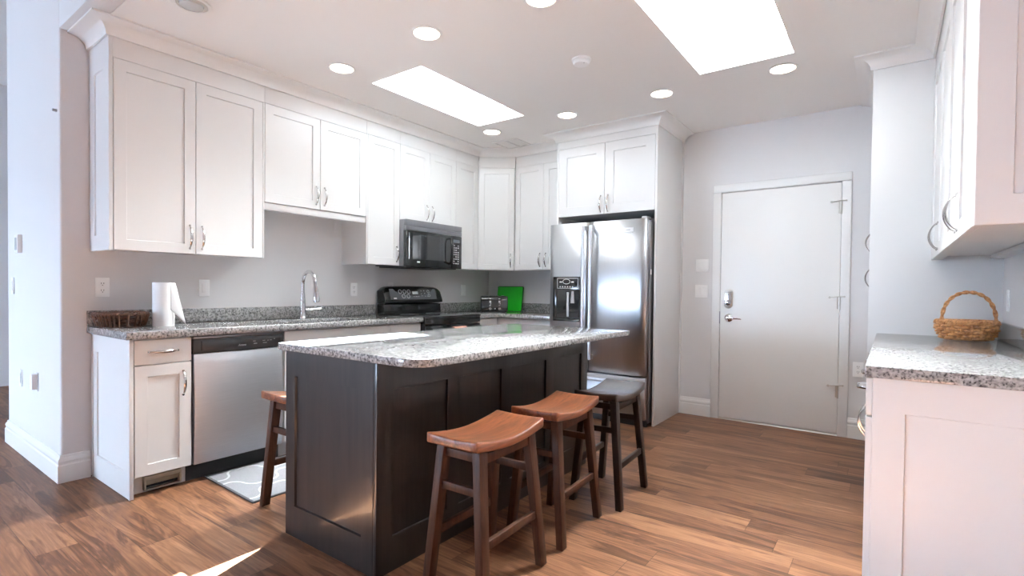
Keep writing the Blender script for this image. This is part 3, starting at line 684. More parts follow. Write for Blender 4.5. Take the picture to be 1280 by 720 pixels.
for yy in (0.56, 0.565):
    kn = MB().tube([onp(y0 + yy + 0.014 * math.cos(2 * PI * i / 20), (0.072 if yy < 0.563 else 0.032) + 0.014 * math.sin(2 * PI * i / 20), 0.0018) for i in range(20)], 0.0016, 6, closed=True)
    build('timer_dial', kn, GREYP, cpo)
build('clock_display', MB().hexa(*patch(y0 + 0.345, y0 + 0.42, 0.045, 0.082, 0.0013, 0.002)), LENS, cpo, smooth=0)
for yy, ss, ww in ((0.355, 0.018, 0.008), (0.38, 0.018, 0.010), (0.40, 0.018, 0.007), (0.42, 0.018, 0.007), (0.46, 0.075, 0.008), (0.50, 0.078, 0.009), (0.46, 0.045, 0.007), (0.465, 0.025, 0.008), (0.505, 0.05, 0.008), (0.51, 0.020, 0.008), (0.54, 0.02, 0.006)):
    build('touch_key', MB().hexa(*patch(y0 + yy, y0 + yy + ww, ss, ss + 0.006, 0.0013, 0.002)), GREYP, cpo, smooth=0)
build('badge', MB().hexa(*patch(y0 + 0.10, y0 + 0.135, -0.002, 0.010, 0.0013, 0.0025)), WHITEP, cpo, smooth=0)
# cloth on the oven handle
cl_ = []
for j in range(9):
    y = 2.44 + 0.165 * j / 8; wv = 0.003 * math.sin(j * 1.7)
    for k in range(25):
        if k <= 8: x_, z_ = 0.735 + wv, 0.55 + 0.245 * k / 8
        elif k < 17:
            t = PI * (k - 8) / 8; x_, z_ = 0.718 + 0.0165 * math.cos(t) + wv * max(0, math.cos(t)), 0.80 + 0.0165 * math.sin(t)
        else: x_, z_ = 0.7015, 0.80 - 0.16 * (k - 16) / 8
        cl_.append((x_, y, z_))
fs = [(i * 25 + k, i * 25 + k + 1, (i + 1) * 25 + k + 1, (i + 1) * 25 + k) for i in range(8) for k in range(24)]
tw = own(MB().add(cl_, fs), 'dish_towel', PEACH, 'peach cloth draped over the black oven door handle', 'towel', weld=False)
sm = tw.modifiers.new('thickness', 'SOLIDIFY'); sm.thickness = 0.0025; sm.offset = 0
# microwave
mw = thing('microwave', 'black over-the-range microwave under the short two-door cabinet', 'microwave', (0.2, 2.5, 1.356))
y0, y1 = 2.1365, 2.8735; xf = 0.425
build('body', MB().box(0.002, 0.385, y0, y1, 1.362, 1.779), STEELD, mw, bevel=0.003)
build('underside', MB().box(0.02, 0.375, y0 + 0.03, y1 - 0.03, 1.352, 1.3615), BLACKM, mw)
vg = MB().box(0.3855, xf - 0.002, y0, y1, 1.725, 1.779).box(0.3855, xf - 0.002, y0, y1, 1.683, 1.722)
build('vent_grille', vg, STEELD, mw, bevel=0.003)
md = build('door', MB().box(0.3855, xf, y0 + 0.001, y0 + 0.585, 1.358, 1.681), BLACK, mw, bevel=0.006)
build('window', MB().box(xf + 0.0002, xf + 0.0015, y0 + 0.075, y0 + 0.505, 1.425, 1.655), GLASSB, md, smooth=0)
build('window_trim', MB().box(xf + 0.0002, xf + 0.003, y0 + 0.028, y0 + 0.036, 1.425, 1.66), CHROME, md)
build('badge', MB().box(xf + 0.0002, xf + 0.002, y0 + 0.13, y0 + 0.165, 1.395, 1.408), WHITEP, md, smooth=0)
hh = MB().tube([(xf - 0.003, y0 + 0.553, 1.652), (xf + 0.028, y0 + 0.553, 1.645), (xf + 0.040, y0 + 0.553, 1.60), (xf + 0.044, y0 + 0.553, 1.53), (xf + 0.040, y0 + 0.553, 1.45), (xf + 0.028, y0 + 0.553, 1.41), (xf - 0.003, y0 + 0.553, 1.403)], [(0.018, 0.010)] * 7, 12, flat_=(0, 1, 0.01))
build('handle', hh, BLACK, md)
mp = build('control_panel', MB().box(0.3855, xf, y0 + 0.588, y1 - 0.001, 1.358, 1.681), BLACK, mw, bevel=0.006)
kb = MB()
for r_ in range(9):
    for c_ in range(3):
        if (r_ * 5 + c_ * 3) % 7 == 1: continue
        kb.box(xf + 0.0002, xf + 0.0012, y0 + 0.612 + c_ * 0.030, y0 + 0.631 + c_ * 0.030, 1.405 + r_ * 0.022, 1.415 + r_ * 0.022)
build('keypad', kb, GREYP, mp, smooth=0)
build('display', MB().box(xf + 0.0002, xf + 0.0012, y0 + 0.612, y1 - 0.035, 1.615, 1.645), DISP, mp, smooth=0)
# fridge
fr = thing('refrigerator', 'stainless side-by-side refrigerator with ice dispenser in the white surround', 'refrigerator', (1.77, 3.5, 0))
yf = 3.135
build('body', MB().box(1.3275, 2.262, 3.2, YK - 0.02, 0.03, 1.755), STEELD, fr, bevel=0.004)
build('base_grille', MB().box(1.33, 2.258, 3.17, 3.199, 0.004, 0.058), BLACKM, fr, bevel=0.003)
def fdoor(x0, x1, z0, z1, name='door'):
    n = 10; pts = []
    for i in range(n + 1):
        t = i / n; pts.append((x0 + (x1 - x0) * t, yf + 0.012 - 0.012 * math.sin(PI * t) ** 0.5))
    pts = [(x0, 3.194)] + pts + [(x1, 3.194)]
    return build(name, MB().prism(pts, 2, z0, z1), STEEL, fr, bevel=0.003, seg=1, smooth=50)
fl = fdoor(1.302, 1.712, 0.434, 1.772); fR = fdoor(1.720, 2.250, 0.434, 1.772)
fb = fdoor(1.302, 2.250, 0.064, 0.418, 'freezer_drawer')
def bar(par, x, z0, z1):
    m1 = MB().tube([(x, yf - 0.052, z0), (x, yf - 0.058, z0 + 0.12), (x, yf - 0.058, z1 - 0.12), (x, yf - 0.052, z1)], (0.010, 0.017), 14, flat_=(0, 1, 0.001))
    for z in (z0 + 0.02, z1 - 0.02): m1.box(x - 0.011, x + 0.011, yf - 0.05, yf + 0.006, z - 0.018, z + 0.018)
    build('handle', m1, STEELH, par)
bar(fl, 1.683, 0.545, 1.735); bar(fR, 1.755, 0.545, 1.735)
m1 = MB().box(1.36, 2.19, yf - 0.052, yf - 0.03, 0.362, 0.392)
for x in (1.42, 2.14): m1.box(x - 0.02, x + 0.02, yf - 0.031, yf + 0.006, 0.366, 0.388)
build('handle', m1, STEELH, fb, bevel=0.006)
build('badge', MB().box(2.045, 2.135, yf - 0.002, yf + 0.001, 1.662, 1.70).box(2.055, 2.125, yf - 0.0022, yf - 0.002, 1.652, 1.658), WHITEP, fR, smooth=0)
build('badge_lettering', MB().box(2.068, 2.108, yf - 0.0026, yf - 0.0021, 1.676, 1.684), GREYP, fR, smooth=0)
build('hinge_cover', MB().box(2.20, 2.245, 3.15, 3.25, 1.7735, 1.79), GREYP, fr, bevel=0.003)
build('side_tag', MB().box(2.2622, 2.2635, 3.205, 3.235, 1.30, 1.345), WHITEP, fr, smooth=0)
# dispenser
dx0, dx1, dz0, dz1 = 1.348, 1.628, 0.872, 1.283
dp = build('dispenser', MB().box(dx0, dx1, yf - 0.007, yf + 0.02, dz0, dz0 + 0.035).box(dx0, dx1, yf - 0.007, yf + 0.02, 1.165, dz1).box(dx0, dx0 + 0.035, yf - 0.007, yf + 0.02, dz0 + 0.035, 1.165).box(dx1 - 0.012, dx1, yf - 0.007, yf + 0.02, dz0 + 0.035, 1.165), BLACK, fl, bevel=0.002)
build('recess', MB().box(dx0 + 0.035, dx1 - 0.012, yf - 0.0012, yf + 0.004, dz0 + 0.035, 1.165), GLASSB, dp, smooth=0)
build('display_bezel', MB().slab([dx0 + 0.045, dx0 + 0.048, dx1 - 0.018, dx1 - 0.015], [1.178, 1.181, 1.266, 1.269], 0, 1, {(1, 1)}), GREYP, dp) if False else None
bz = MB()
for (xa, xb, za, zb) in ((dx0 + 0.045, dx1 - 0.015, 1.266, 1.269), (dx0 + 0.045, dx1 - 0.015, 1.175, 1.178), (dx0 + 0.045, dx0 + 0.048, 1.178, 1.266), (dx1 - 0.018, dx1 - 0.015, 1.178, 1.266)): bz.box(xa, xb, yf - 0.0085, yf - 0.0068, za, zb)
for i in range(6): bz.lathe([(0.0065, 0), (0.0065, -0.0015)], (1.425 + i * 0.026, yf - 0.0068, 1.19), 12, 1)
for xx in (1.425, 1.550): bz.box(xx - 0.008, xx + 0.018, yf - 0.0085, yf - 0.0068, 1.228, 1.24)
el = [(1.490 + 0.038 * math.cos(2 * PI * i / 28), yf - 0.0075, 1.238 + 0.022 * math.sin(2 * PI * i / 28)) for i in range(28)]
bz.tube(el, 0.0022, 6, closed=True)
build('dispenser_controls', bz, WHITEP, dp, smooth=0)
build('paddle', MB().box(1.495, 1.517, yf - 0.012, yf - 0.0015, 0.915, 1.14), GREYP, dp, bevel=0.003)
build('water_nozzle', MB().tube([(1.56, yf - 0.010, 1.15), (1.56, yf - 0.012, 1.10), (1.562, yf - 0.016, 1.04)], [0.010, 0.014, 0.018], 12), GREYP, dp)

# ------------------------------------------------------------------ right-hand cabinets
XT = 3.794
tb = thing('tall_cabinet', 'tall white pantry cabinet beside the entry door', 'cabinet', (4.1, 3.44, 0))
build('carcass', MB().box(XT + 0.020, XR - 0.001, 2.988, YB - 0.001, 0.10, 2.53), WHITE, tb)
build('side_panel', MB().box(XT, XR - 0.001, 2.968, 2.9875, 0.001, ZC - 0.003), WHITE, tb, bevel=0.001)
build('frieze_board', MB().box(XT + 0.001, XT + 0.0195, 2.988, YB - 0.001, 2.455, ZC - 0.004), WHITE, tb)
build('toe_kick', MB().box(XT + 0.06, XT + 0.075, 2.988, YB - 0.001, 0.001, 0.0995), WHITE, tb)
def rdoor(par, y0, y1, z0, z1, xf, hand=None, hz=None, st=0.062):
    d = build('door', MB().shaker((xf + 0.019, y0, z0), (0, 1, 0), (-1, 0, 0), y1 - y0, z1 - z0, st=st), WHITE, par)
    if hand:
        yy = y0 + 0.034 if hand == 'a' else y1 - 0.034
        pull(d, (xf, yy, hz[0]), (xf, yy, hz[1]), (-1, 0, 0), h=0.036)
    return d
ym = 3.445
for za, zb, hz in ((0.102, 1.405, (1.20, 1.335)), (1.409, 2.452, (1.45, 1.585))):
    rdoor(tb, 2.990, ym - 0.0015, za, zb, XT, 'b', hz); rdoor(tb, ym + 0.0015, YB - 0.012, za, zb, XT, 'a', hz)
XQ = 4.098
for i, (ya, yb, lb) in enumerate(((1.0215, 1.940, 'nearer white two-door upper cabinet over the right-hand counter'), (1.9425, 2.966, 'farther white two-door upper cabinet over the right-hand counter, against the pantry'))):
    uc = thing('upper_cabinet', lb, 'cabinet', (4.26, (ya + yb) / 2, ZB), 'white upper cabinets of the right-hand wall')
    build('carcass', MB().box(XQ + 0.020, XR - 0.001, ya, yb, ZB + 0.022, 2.53), WHITE, uc)
    build('bottom_frame', MB().box(XQ + 0.020, XQ + 0.05, ya, yb, ZB, ZB + 0.0215).box(XR - 0.06, XR - 0.001, ya, yb, ZB + 0.002, ZB + 0.0215), WHITE, uc)
    build('frieze_board', MB().box(XQ + 0.001, XQ + 0.0195, ya, yb, 2.455, ZC - 0.004), WHITE, uc)
    ym = (ya + yb) / 2
    rdoor(uc, ya + 0.0015, ym - 0.0015, ZB, 2.452, XQ, 'b', (1.395, 1.53)); rdoor(uc, ym + 0.0015, yb - 0.0015, ZB, 2.452, XQ, 'a', (1.395, 1.53))
    if i == 0: build('end_panel', MB().shaker((XQ + 0.001, 1.0208, ZB), (1, 0, 0), (0, -1, 0), XR - XQ - 0.002, ZC - 0.003 - ZB, st=0.082, top=0.24, bot=0.085, rec=0.009), WHITE, uc)
XB = 3.842
for i, (ya, yb, lb) in enumerate(((1.2105, 2.088, 'nearer white base cabinet under the right-hand counter'), (2.0905, 2.9655, 'farther white base cabinet under the right-hand counter, against the pantry'))):
    bc = thing('base_cabinet', lb, 'cabinet', (4.14, (ya + yb) / 2, 0), 'white base cabinets of the right-hand wall')
    build('carcass', MB().box(XB + 0.020, XR - 0.001, ya, yb, 0.105, 0.868), WHITE, bc)
    build('toe_kick', MB().box(XB + 0.085, XB + 0.10, ya, yb, 0.001, 0.1045), WHITE, bc)
    ym = (ya + yb) / 2
    for (da, db) in ((ya + 0.0015, ym - 0.0015), (ym + 0.0015, yb - 0.0015)):
        d = build('drawer', MB().box(XB, XB + 0.019, da, db, 0.728, 0.862), WHITE, bc, bevel=0.0025)
        pull(d, (XB, (da + db) / 2 - 0.068, 0.800), (XB, (da + db) / 2 + 0.068, 0.800), (-1, 0, 0), h=0.036)
    rdoor(bc, ya + 0.0015, ym - 0.0015, 0.11, 0.722, XB, 'b', (0.555, 0.69)); rdoor(bc, ym + 0.0015, yb - 0.0015, 0.11, 0.722, XB, 'a', (0.555, 0.69))
    if i == 0: build('end_panel', MB().shaker((XB + 0.0195, 1.2098, 0.001), (1, 0, 0), (0, -1, 0), XR - XB - 0.0205, 0.867, st=0.092, top=0.118, bot=0.15, rec=0.009), WHITE, bc)
ct3 = thing('countertop', 'grey speckled granite countertop on the right-hand cabinets', 'countertop', (4.13, 2.0, 0.87))
build('slab', MB().box(XB - 0.003, XR - 0.001, 1.155, 2.967, 0.8705, 0.911), GRANITE, ct3, bevel=0.004)
build('backsplash', MB().box(XR - 0.022, XR - 0.001, 1.155, 2.967, 0.9115, 1.006), GRANITE, ct3, bevel=0.002)

# ------------------------------------------------------------------ island
IX0, IX1, IY0, IY1 = 1.622, 2.277, 0.308, 2.066; ZI = 0.868
isl = thing('kitchen_island', 'dark espresso wood kitchen island with framed panels', 'kitchen island', (1.95, 1.19, 0))
build('carcass', MB().box(IX0 + 0.02, IX1 - 0.0205, IY0 + 0.0205, IY1 - 0.0205, 0.001, ZI - 0.001), ESPRESSO, isl)
build('end_panel', MB().shaker((IX0, IY0 + 0.020, 0.001), (1, 0, 0), (0, -1, 0), IX1 - IX0 - 0.0195, ZI - 0.001, st=0.075, top=0.118, bot=0.145, th=0.020, rec=0.010), ESPRESSO, isl)
build('end_panel', MB().shaker((IX1 - 0.02, IY1 - 0.020, 0.001), (-1, 0, 0), (0, 1, 0), IX1 - IX0 - 0.0195, ZI - 0.001, st=0.075, top=0.118, bot=0.145, th=0.020, rec=0.010), ESPRESSO, isl)
# seating side: one frame with four recessed panels
ysp = [IY0, 0.735, 1.135, 1.565, 2.005]
def front_frame():
    mb = MB(); x0, x1 = IX1 - 0.020, IX1
    ycut = [IY0]; holes = []
    st = [(IY0 + 0.085, 0.715), (0.725 + 0.07, 1.122), (1.132 + 0.07, 1.555), (1.565 + 0.07, 1.985)]
    for a_, b_ in st: ycut += [a_, b_]
    ycut.append(IY1); zc = [0.001, 0.146, 0.748, ZI]
    tmp = MB().slab(ycut, zc, x0, x1, {(1, 1), (3, 1), (5, 1), (7, 1)})
    mb.add([(z, x, y) for x, y, z in tmp.v], tmp.f); return mb, st
fm, st = front_frame()
build('front_frame', fm, ESPRESSO, isl, bevel=0.0015)
for a_, b_ in st: build('front_panel', MB().box(IX1 - 0.0204, IX1 - 0.011, a_ + 0.0003, b_ - 0.0003, 0.1463, 0.7477), ESPRESSO, isl)
# aisle side doors
for k in range(3):
    ya = IY0 + 0.025 + k * 0.57
    build('door', MB().shaker((IX0 + 0.0195, ya, 0.10), (0, 1, 0), (-1, 0, 0), 0.566, 0.755, st=0.06), ESPRESSO, isl)
ic = MB(); cx0, cx1, cy0, cy1 = 1.587, 2.537, 0.285, 2.163; pts = []
def arc(cx, cy, r, a0, a1, n=10):
    return [(cx + r * math.cos(math.radians(a0 + (a1 - a0) * i / n)), cy + r * math.sin(math.radians(a0 + (a1 - a0) * i / n))) for i in range(n + 1)]
pts += arc(cx0 + 0.012, cy0 + 0.012, 0.012, 180, 270, 4) + arc(cx1 - 0.11, cy0 + 0.11, 0.11, 270, 360, 14) + arc(cx1 - 0.02, cy1 - 0.02, 0.02, 0, 90, 5) + arc(cx0 + 0.012, cy1 - 0.012, 0.012, 90, 180, 4)
ic.prism(pts, 2, 0.8685, 0.901)
own(ic, 'island_countertop', GRANITE, 'pale speckled granite slab with rounded corner on the dark island', 'countertop', bevel=0.004)

# ------------------------------------------------------------------ stools
def make_stool(label, seat_m, leg_m):
    r = thing('bar_stool', label, 'stool', (0, 0, 0), 'wooden saddle bar stools round the island')
    nx, ny = 8, 16; L, Wd = 0.465, 0.262; top, bot = [], []
    for j in range(ny + 1):
        for i in range(nx + 1):
            u, v = -1 + 2 * i / nx, -1 + 2 * j / ny
            sx = Wd / 2 * u * (1 - 0.05 * v * v); sy = L / 2 * v * (1 - 0.015 * u * u)
            zt = 0.590 + 0.030 * abs(v) ** 1.8 - 0.006 * (1 - u * u)
            zb = 0.558 + 0.020 * abs(v) ** 1.8
            top.append((sx, sy, zt)); bot.append((sx, sy, zb))
    n = (nx + 1) * (ny + 1); fs = []
    g = lambda i, j: j * (nx + 1) + i
    for j in range(ny):
        for i in range(nx):
            fs.append((g(i, j), g(i + 1, j), g(i + 1, j + 1), g(i, j + 1))); fs.append((n + g(i, j), n + g(i, j + 1), n + g(i + 1, j + 1), n + g(i + 1, j)))
    ring = [g(i, 0) for i in range(nx)] + [g(nx, j) for j in range(ny)] + [g(nx - i, ny) for i in range(nx)] + [g(0, ny - j) for j in range(ny)]
    for a_, b_ in zip(ring, ring[1:] + ring[:1]): fs.append((a_, n + a_, n + b_, b_))
    build('seat', MB().add(top + bot, fs), seat_m, r, bevel=0.008, seg=3, smooth=50)
    lx0, ly0, lx1, ly1 = 0.085, 0.165, 0.136, 0.200
    def at(sx, sy, z):
        t = 1 - z / 0.575; return Vector((sx * (lx0 + (lx1 - lx0) * t), sy * (ly0 + (ly1 - ly0) * t), z))
    for sx in (-1, 1):
        for sy in (-1, 1):
            p_, q_ = at(sx, sy, 0.0035), at(sx, sy, 0.569); a_, b_ = 0.0165, 0.0215; a2, b2 = 0.018, 0.024
            box = lambda o, da, db: [(o.x - da, o.y - db, o.z), (o.x + da, o.y - db, o.z), (o.x + da, o.y + db, o.z), (o.x - da, o.y + db, o.z)]
            lg = build('leg', MB().hexa(box(p_, a_, b_), box(q_, a2, b2)), leg_m, r, bevel=0.0025)
            build('foot_pad', MB().lathe([(0.010, 0.0002), (0.010, 0.0034)], (p_.x, p_.y, 0), 12), RUBBER, lg)
    for sx in (-1, 1):     # long rails and aprons
        for z, hh, tt, nm in ((0.222, 0.016, 0.010, 'stretcher'), (0.532, 0.018, 0.009, 'apron')):
            p_, q_ = at(sx, -1, z), at(sx, 1, z)
            build(nm, MB().box(p_.x - tt, p_.x + tt, p_.y + 0.02, q_.y - 0.02, z - hh, z + hh), leg_m, r, bevel=0.002)
    for sy in (-1, 1):
        z = 0.412; p_, q_ = at(-1, sy, z), at(1, sy, z)
        build('stretcher', MB().box(p_.x + 0.014, q_.x - 0.014, p_.y - 0.010, p_.y + 0.010, z - 0.015, z + 0.015), leg_m, r, bevel=0.002)
        z = 0.538; p_, q_ = at(-1, sy, z), at(1, sy, z)
        build('apron', MB().box(p_.x + 0.014, q_.x - 0.014, p_.y - 0.009, p_.y + 0.009, z - 0.016, z + 0.016), leg_m, r, bevel=0.002)
    return r
s1 = make_stool('reddish brown saddle stool nearest the camera at the island', SEATW, LEGW)
s2 = copy_tree(s1); s2['label'] = 'reddish brown saddle stool in the middle of the row of three'
s3 = make_stool('blackish brown saddle stool at the far end of the row, before the fridge', SEATD, LEGD)
s4 = copy_tree(s1); s4['label'] = 'brown saddle stool in the aisle, partly hidden behind the island end'
for s_, (x_, y_, rz) in ((s1, (2.607, 0.603, 0.03)), (s2, (2.592, 1.160, 0.06)), (s3, (2.628, 1.695, 0.06)), (s4, (1.378, 0.612, 0.0))):
    s_.location = (x_, y_, 0); s_.rotation_euler = (0, 0, rz)

# rug
rugm = thing('kitchen_mat', 'grey and white trellis-pattern mat in front of the dishwasher', 'rug', (0, 0, 0))
rw, rl = 0.62, 1.00
build('mat_top', MB().box(0.012, rw - 0.012, 0.012, rl - 0.012, 0.0005, 0.0085), RUG, rugm, bevel=0.002)
bd = MB().slab([0, 0.012, rw - 0.012, rw], [0, 0.012, rl - 0.012, rl], 0.0006, 0.0075, {(1, 1)})
build('binding', bd, RUGB, rugm)
rugm.location = (0.553, 0.402, 0); rugm.rotation_euler = (0, 0, -0.03)

# ------------------------------------------------------------------ small things on the counters
def weave(root, cx, cy, z0, rb, rt, h, ex, rows, stakes, wr, mat, bulge=0.0, rim_r=0.006, rot=0.0, stake_out=0.0):
    def pt(t, k, off=0.0):
        f = k; ra = rb[0] + (rt[0] - rb[0]) * f + bulge * math.sin(PI * f); rbb = rb[1] + (rt[1] - rb[1]) * f + bulge * math.sin(PI * f)
        ct_, st_ = math.cos(t), math.sin(t)
        x_ = (abs(ct_) ** (2 / ex)) * math.copysign(1, ct_) * (ra + off); y_ = (abs(st_) ** (2 / ex)) * math.copysign(1, st_) * (rbb + off)
        return (cx + x_ * math.cos(rot) - y_ * math.sin(rot), cy + x_ * math.sin(rot) + y_ * math.cos(rot), z0 + h * f)
    N = stakes * 5
    wv = MB()
    for r_ in range(rows):
        k = (r_ + 0.78) / (rows + 0.2); ph = random.random() * 0.2
        wv.tube([pt(2 * PI * i / N, k + 0.16 / rows * math.sin((5 + r_ % 3) * 2 * PI * i / N + r_ * 2.3), wr * 1.15 * math.cos(stakes / 2 * 2 * PI * i / N + PI * r_)) for i in range(N)], [(wr * random.uniform(0.85, 1.1)) for _ in range(N)], 6, closed=True)
    for s_ in range(stakes):
        t = 2 * PI * s_ / stakes
        wv.tube([pt(t, 0.10 + 0.90 * f / 6, wr * stake_out) for f in range(7)], wr * (0.85 + 0.15 * stake_out), 6)
    build('woven_wall', wv, mat, root)
    bs = [pt(2 * PI * i / 48, 0.0) for i in range(48)]
    build('base', MB().prism([(p[0], p[1]) for p in bs], 2, z0 + 0.0005, z0 + 0.008), mat, root)
    rm = MB(); NN = 160
    for j in range(3):
        rm.tube([tuple(Vector(pt(2 * PI * i / NN, 1.0, rim_r * 0.9 * math.cos(2 * PI * i * 22 / NN + j * 2 * PI / 3))) + Vector((0, 0, rim_r * 0.9 * math.sin(2 * PI * i * 22 / NN + j * 2 * PI / 3)))) for i in range(NN)], rim_r * 0.72, 6, closed=True)
    build('rim', rm, mat, root)
    return pt
wb = thing('wicker_basket', 'honey wicker basket with tall arched handle on the right-hand counter', 'basket', (4.244, 2.735, 0.911))
ptw = weave(wb, 4.244, 2.735, 0.9115, (0.098, 0.075), (0.126, 0.103), 0.098, 2.2, 6, 20, 0.0080, WICK, 0.010, 0.0085, 0.15)
hd = MB(); e0, e1 = Vector(ptw(PI + 0.35, 0.95, -0.006)), Vector(ptw(-0.35, 0.95, -0.006))
HN = 60; base = []
for i in range(HN + 1):
    t = PI * i / HN
    m_ = (e0 + e1) / 2; base.append(Vector((m_.x, m_.y, e0.z - 0.03)) + (e1 - e0) / 2 * (-math.cos(t)) * (1 + 0.10 * math.sin(t)) + Vector((0, 0, 0.198 * math.sin(t) ** 0.8)))
for j in range(2):
    pp = []
    for i, q in enumerate(base):
        tn = (base[min(i + 1, HN)] - base[max(i - 1, 0)]).normalized(); s_ = Vector((0.15, 0.99, 0)); o_ = tn.cross(s_).normalized()
        ph = i * 0.62 + j * PI; pp.append(q + (s_ * math.cos(ph) + o_ * math.sin(ph)) * 0.0045)
    hd.tube(pp, 0.0062, 8)
build('basket_handle', hd, WICK, wb)
db = thing('wicker_tray', 'low dark brown woven basket at the left end of the counter', 'basket', (0.172, 0.098, 0.911))
weave(db, 0.172, 0.098, 0.9115, (0.090, 0.100), (0.112, 0.121), 0.080, 3.2, 5, 32, 0.0064, WICKD, 0.0, 0.0075, 0.0, 1.3)
pt_ = thing('paper_towel_roll', 'white paper towel roll standing on the counter by the dark basket', 'paper towels', (0.262, 0.292, 0.911))
build('roll', MB().add(*(lambda n: ([(0.262 + r_ * math.cos(2 * PI * k / n), 0.292 + r_ * math.sin(2 * PI * k / n), z_) for r_, z_ in ((0.020, 0.9115), (0.058, 0.9115), (0.058, 1.181), (0.020, 1.181)) for k in range(n)],
      [(a_ * n + k, a_ * n + (k + 1) % n, ((a_ + 1) % 4) * n + (k + 1) % n, ((a_ + 1) % 4) * n + k) for a_ in range(4) for k in range(n)]))(48)), PAPER, pt_)
# loose end : leaves the roll towards +y and folds forward
vs = []; nr, nc = 12, 8
d0 = Vector((0.88, -0.32, 0)); d1_ = Vector((0.36, 0.93, 0)); cc = Vector((0.262, 0.292, 0))
for j in range(nr + 1):
    t = j / nr
    for i in range(nc + 1):
        u = i / nc; ang = 0.45 + 0.55 * u
        ext = u * (0.004 + 0.058 * t)
        p_ = cc + (d0 * math.cos(ang * 1.35) + d1_ * math.sin(ang * 1.35)) * (0.0592) + d1_ * ext + d0 * (0.012 * u * math.sin(PI * t))
        vs.append((p_.x, p_.y, 1.180 - t * (0.165 + 0.101 * u)))
fs = [(j * (nc + 1) + i, j * (nc + 1) + i + 1, (j + 1) * (nc + 1) + i + 1, (j + 1) * (nc + 1) + i) for j in range(nr) for i in range(nc)]
ls = build('loose_sheet', MB().add(vs, fs), PAPER, pt_, weld=False); sm = ls.modifiers.new('thickness', 'SOLIDIFY'); sm.thickness = 0.0009
# toaster
to = thing('toaster', 'black four-slice toaster in the corner of the counter', 'toaster', (0, 0, 0))
mb = MB(); pr = []
hw, hd_, hh = 0.148, 0.125, 0.178
pr = [(-hd_, 0.012), (-hd_ - 0.004, 0.05), (-hd_ + 0.006, 0.15), (-hd_ + 0.03, hh - 0.004), (0, hh), (hd_ - 0.03, hh - 0.004), (hd_ - 0.006, 0.15), (hd_ + 0.004, 0.05), (hd_, 0.012)]
build('housing', MB().prism(pr, 0, -hw, hw), BLACK, to, bevel=0.014, seg=3)
build('base', MB().box(-hw + 0.012, hw - 0.012, -hd_ + 0.006, hd_ - 0.006, 0.001, 0.0125), BLACKM, to, bevel=0.003)
sl_ = MB()
for x_ in (-0.095, -0.035, 0.035, 0.095): sl_.box(x_ - 0.014, x_ + 0.014, -0.085, 0.085, hh - 0.003, hh + 0.0012)
build('bread_slots', sl_, STEELD, to)
for x_ in (-0.045, 0.055):
    build('lever_track', MB().box(x_ - 0.010, x_ + 0.010, -hd_ - 0.0075, -hd_ + 0.004, 0.065, 0.150), CHROME, to, bevel=0.002)
    build('lever', MB().box(x_ - 0.018, x_ + 0.018, -hd_ - 0.026, -hd_ - 0.0076, 0.128, 0.142), BLACKM, to, bevel=0.004)
    build('browning_knob', MB().lathe([(0.014, 0), (0.014, -0.010), (0.011, -0.013)], (x_, -hd_ - 0.003, 0.038), 20, 1), CHROME, to)
build('button_light', MB().lathe([(0.006, 0), (0.006, -0.004)], (0.008, -hd_ - 0.003, 0.04), 12, 1), WHITEP, to)
to.location = (0.385, 3.455, 0.911); to.rotation_euler = (0, 0, math.radians(40))
# cutting board
cb = thing('cutting_board', 'bright green cutting board leaning on the wall behind the toaster', 'cutting board', (0, 0, 0))
pts = arc(-0.165, 0.015, 0.015, 180, 270, 5) + arc(0.165, 0.015, 0.015, 270, 360, 5) + arc(0.165, 0.265, 0.015, 0, 90, 5) + arc(-0.165, 0.265, 0.015, 90, 180, 5)
build('board', MB().prism(pts, 1, -0.006, 0.006), GREEN, cb, bevel=0.002)
build('rim_edge', MB().tube([(x_, 0, z_) for x_, z_ in pts[9:]], 0.0062, 8), flat('dark_green_edge', (0.03, 0.06, 0.03), 0.4), cb)
cb.location = (0.355, 3.765, 0.9122); cb.rotation_euler = (math.radians(-8), 0, 0)

# ------------------------------------------------------------------ switch plates and outlets
def plate(kind, loc, U, N, label, gang=1):
    U, N = Vector(U), Vector(N); loc = Vector(loc); V = Vector((0, 0, 1))
    nm, cat = ('outlet', 'outlet') if kind == 'o' else ('light_switch', 'light switch')
    r = thing(nm, label, cat, tuple(loc), 'white wall plates')
    w_, h = (0.072 if gang == 1 else 0.116), 0.118
    def bx(mb, u0, u1, v0, v1, n0, n1):
        q = [loc + U * u + V * v + N * n0 for u, v in ((u0, v0), (u1, v0), (u1, v1), (u0, v1))]; t = [loc + U * u + V * v + N * n1 for u, v in ((u0, v0), (u1, v0), (u1, v1), (u0, v1))]
        return mb.hexa(q, t)
    build('cover_plate', bx(MB(), -w_ / 2, w_ / 2, -h / 2, h / 2, 0.0004, 0.006), PLAST, r, bevel=0.002)
    for g_ in range(gang):
        uo = 0 if gang == 1 else (-0.023 + 0.046 * g_)
        if kind == 'o':
            for vo in (-0.021, 0.021):
                fc_ = build('socket', bx(MB(), uo - 0.017, uo + 0.017, vo - 0.0145, vo + 0.0145, 0.0061, 0.0075), PLAST, r, bevel=0.001)
                m_ = MB(); bx(m_, uo - 0.0075, uo - 0.0050, vo - 0.001, vo + 0.008, 0.0076, 0.0079); bx(m_, uo + 0.0050, uo + 0.0075, vo - 0.001, vo + 0.008, 0.0076, 0.0079); bx(m_, uo - 0.0025, uo + 0.0025, vo - 0.010, vo - 0.006, 0.0076, 0.0079)
                build('socket_slots', m_, DARKGAP, fc_, smooth=0)
        else:
            build('rocker', bx(MB(), uo - 0.0165, uo + 0.0165, -0.033, 0.033, 0.0061, 0.0095), PLAST, r, bevel=0.0015)
XP, YM = (1, 0, 0), (0, -1, 0)
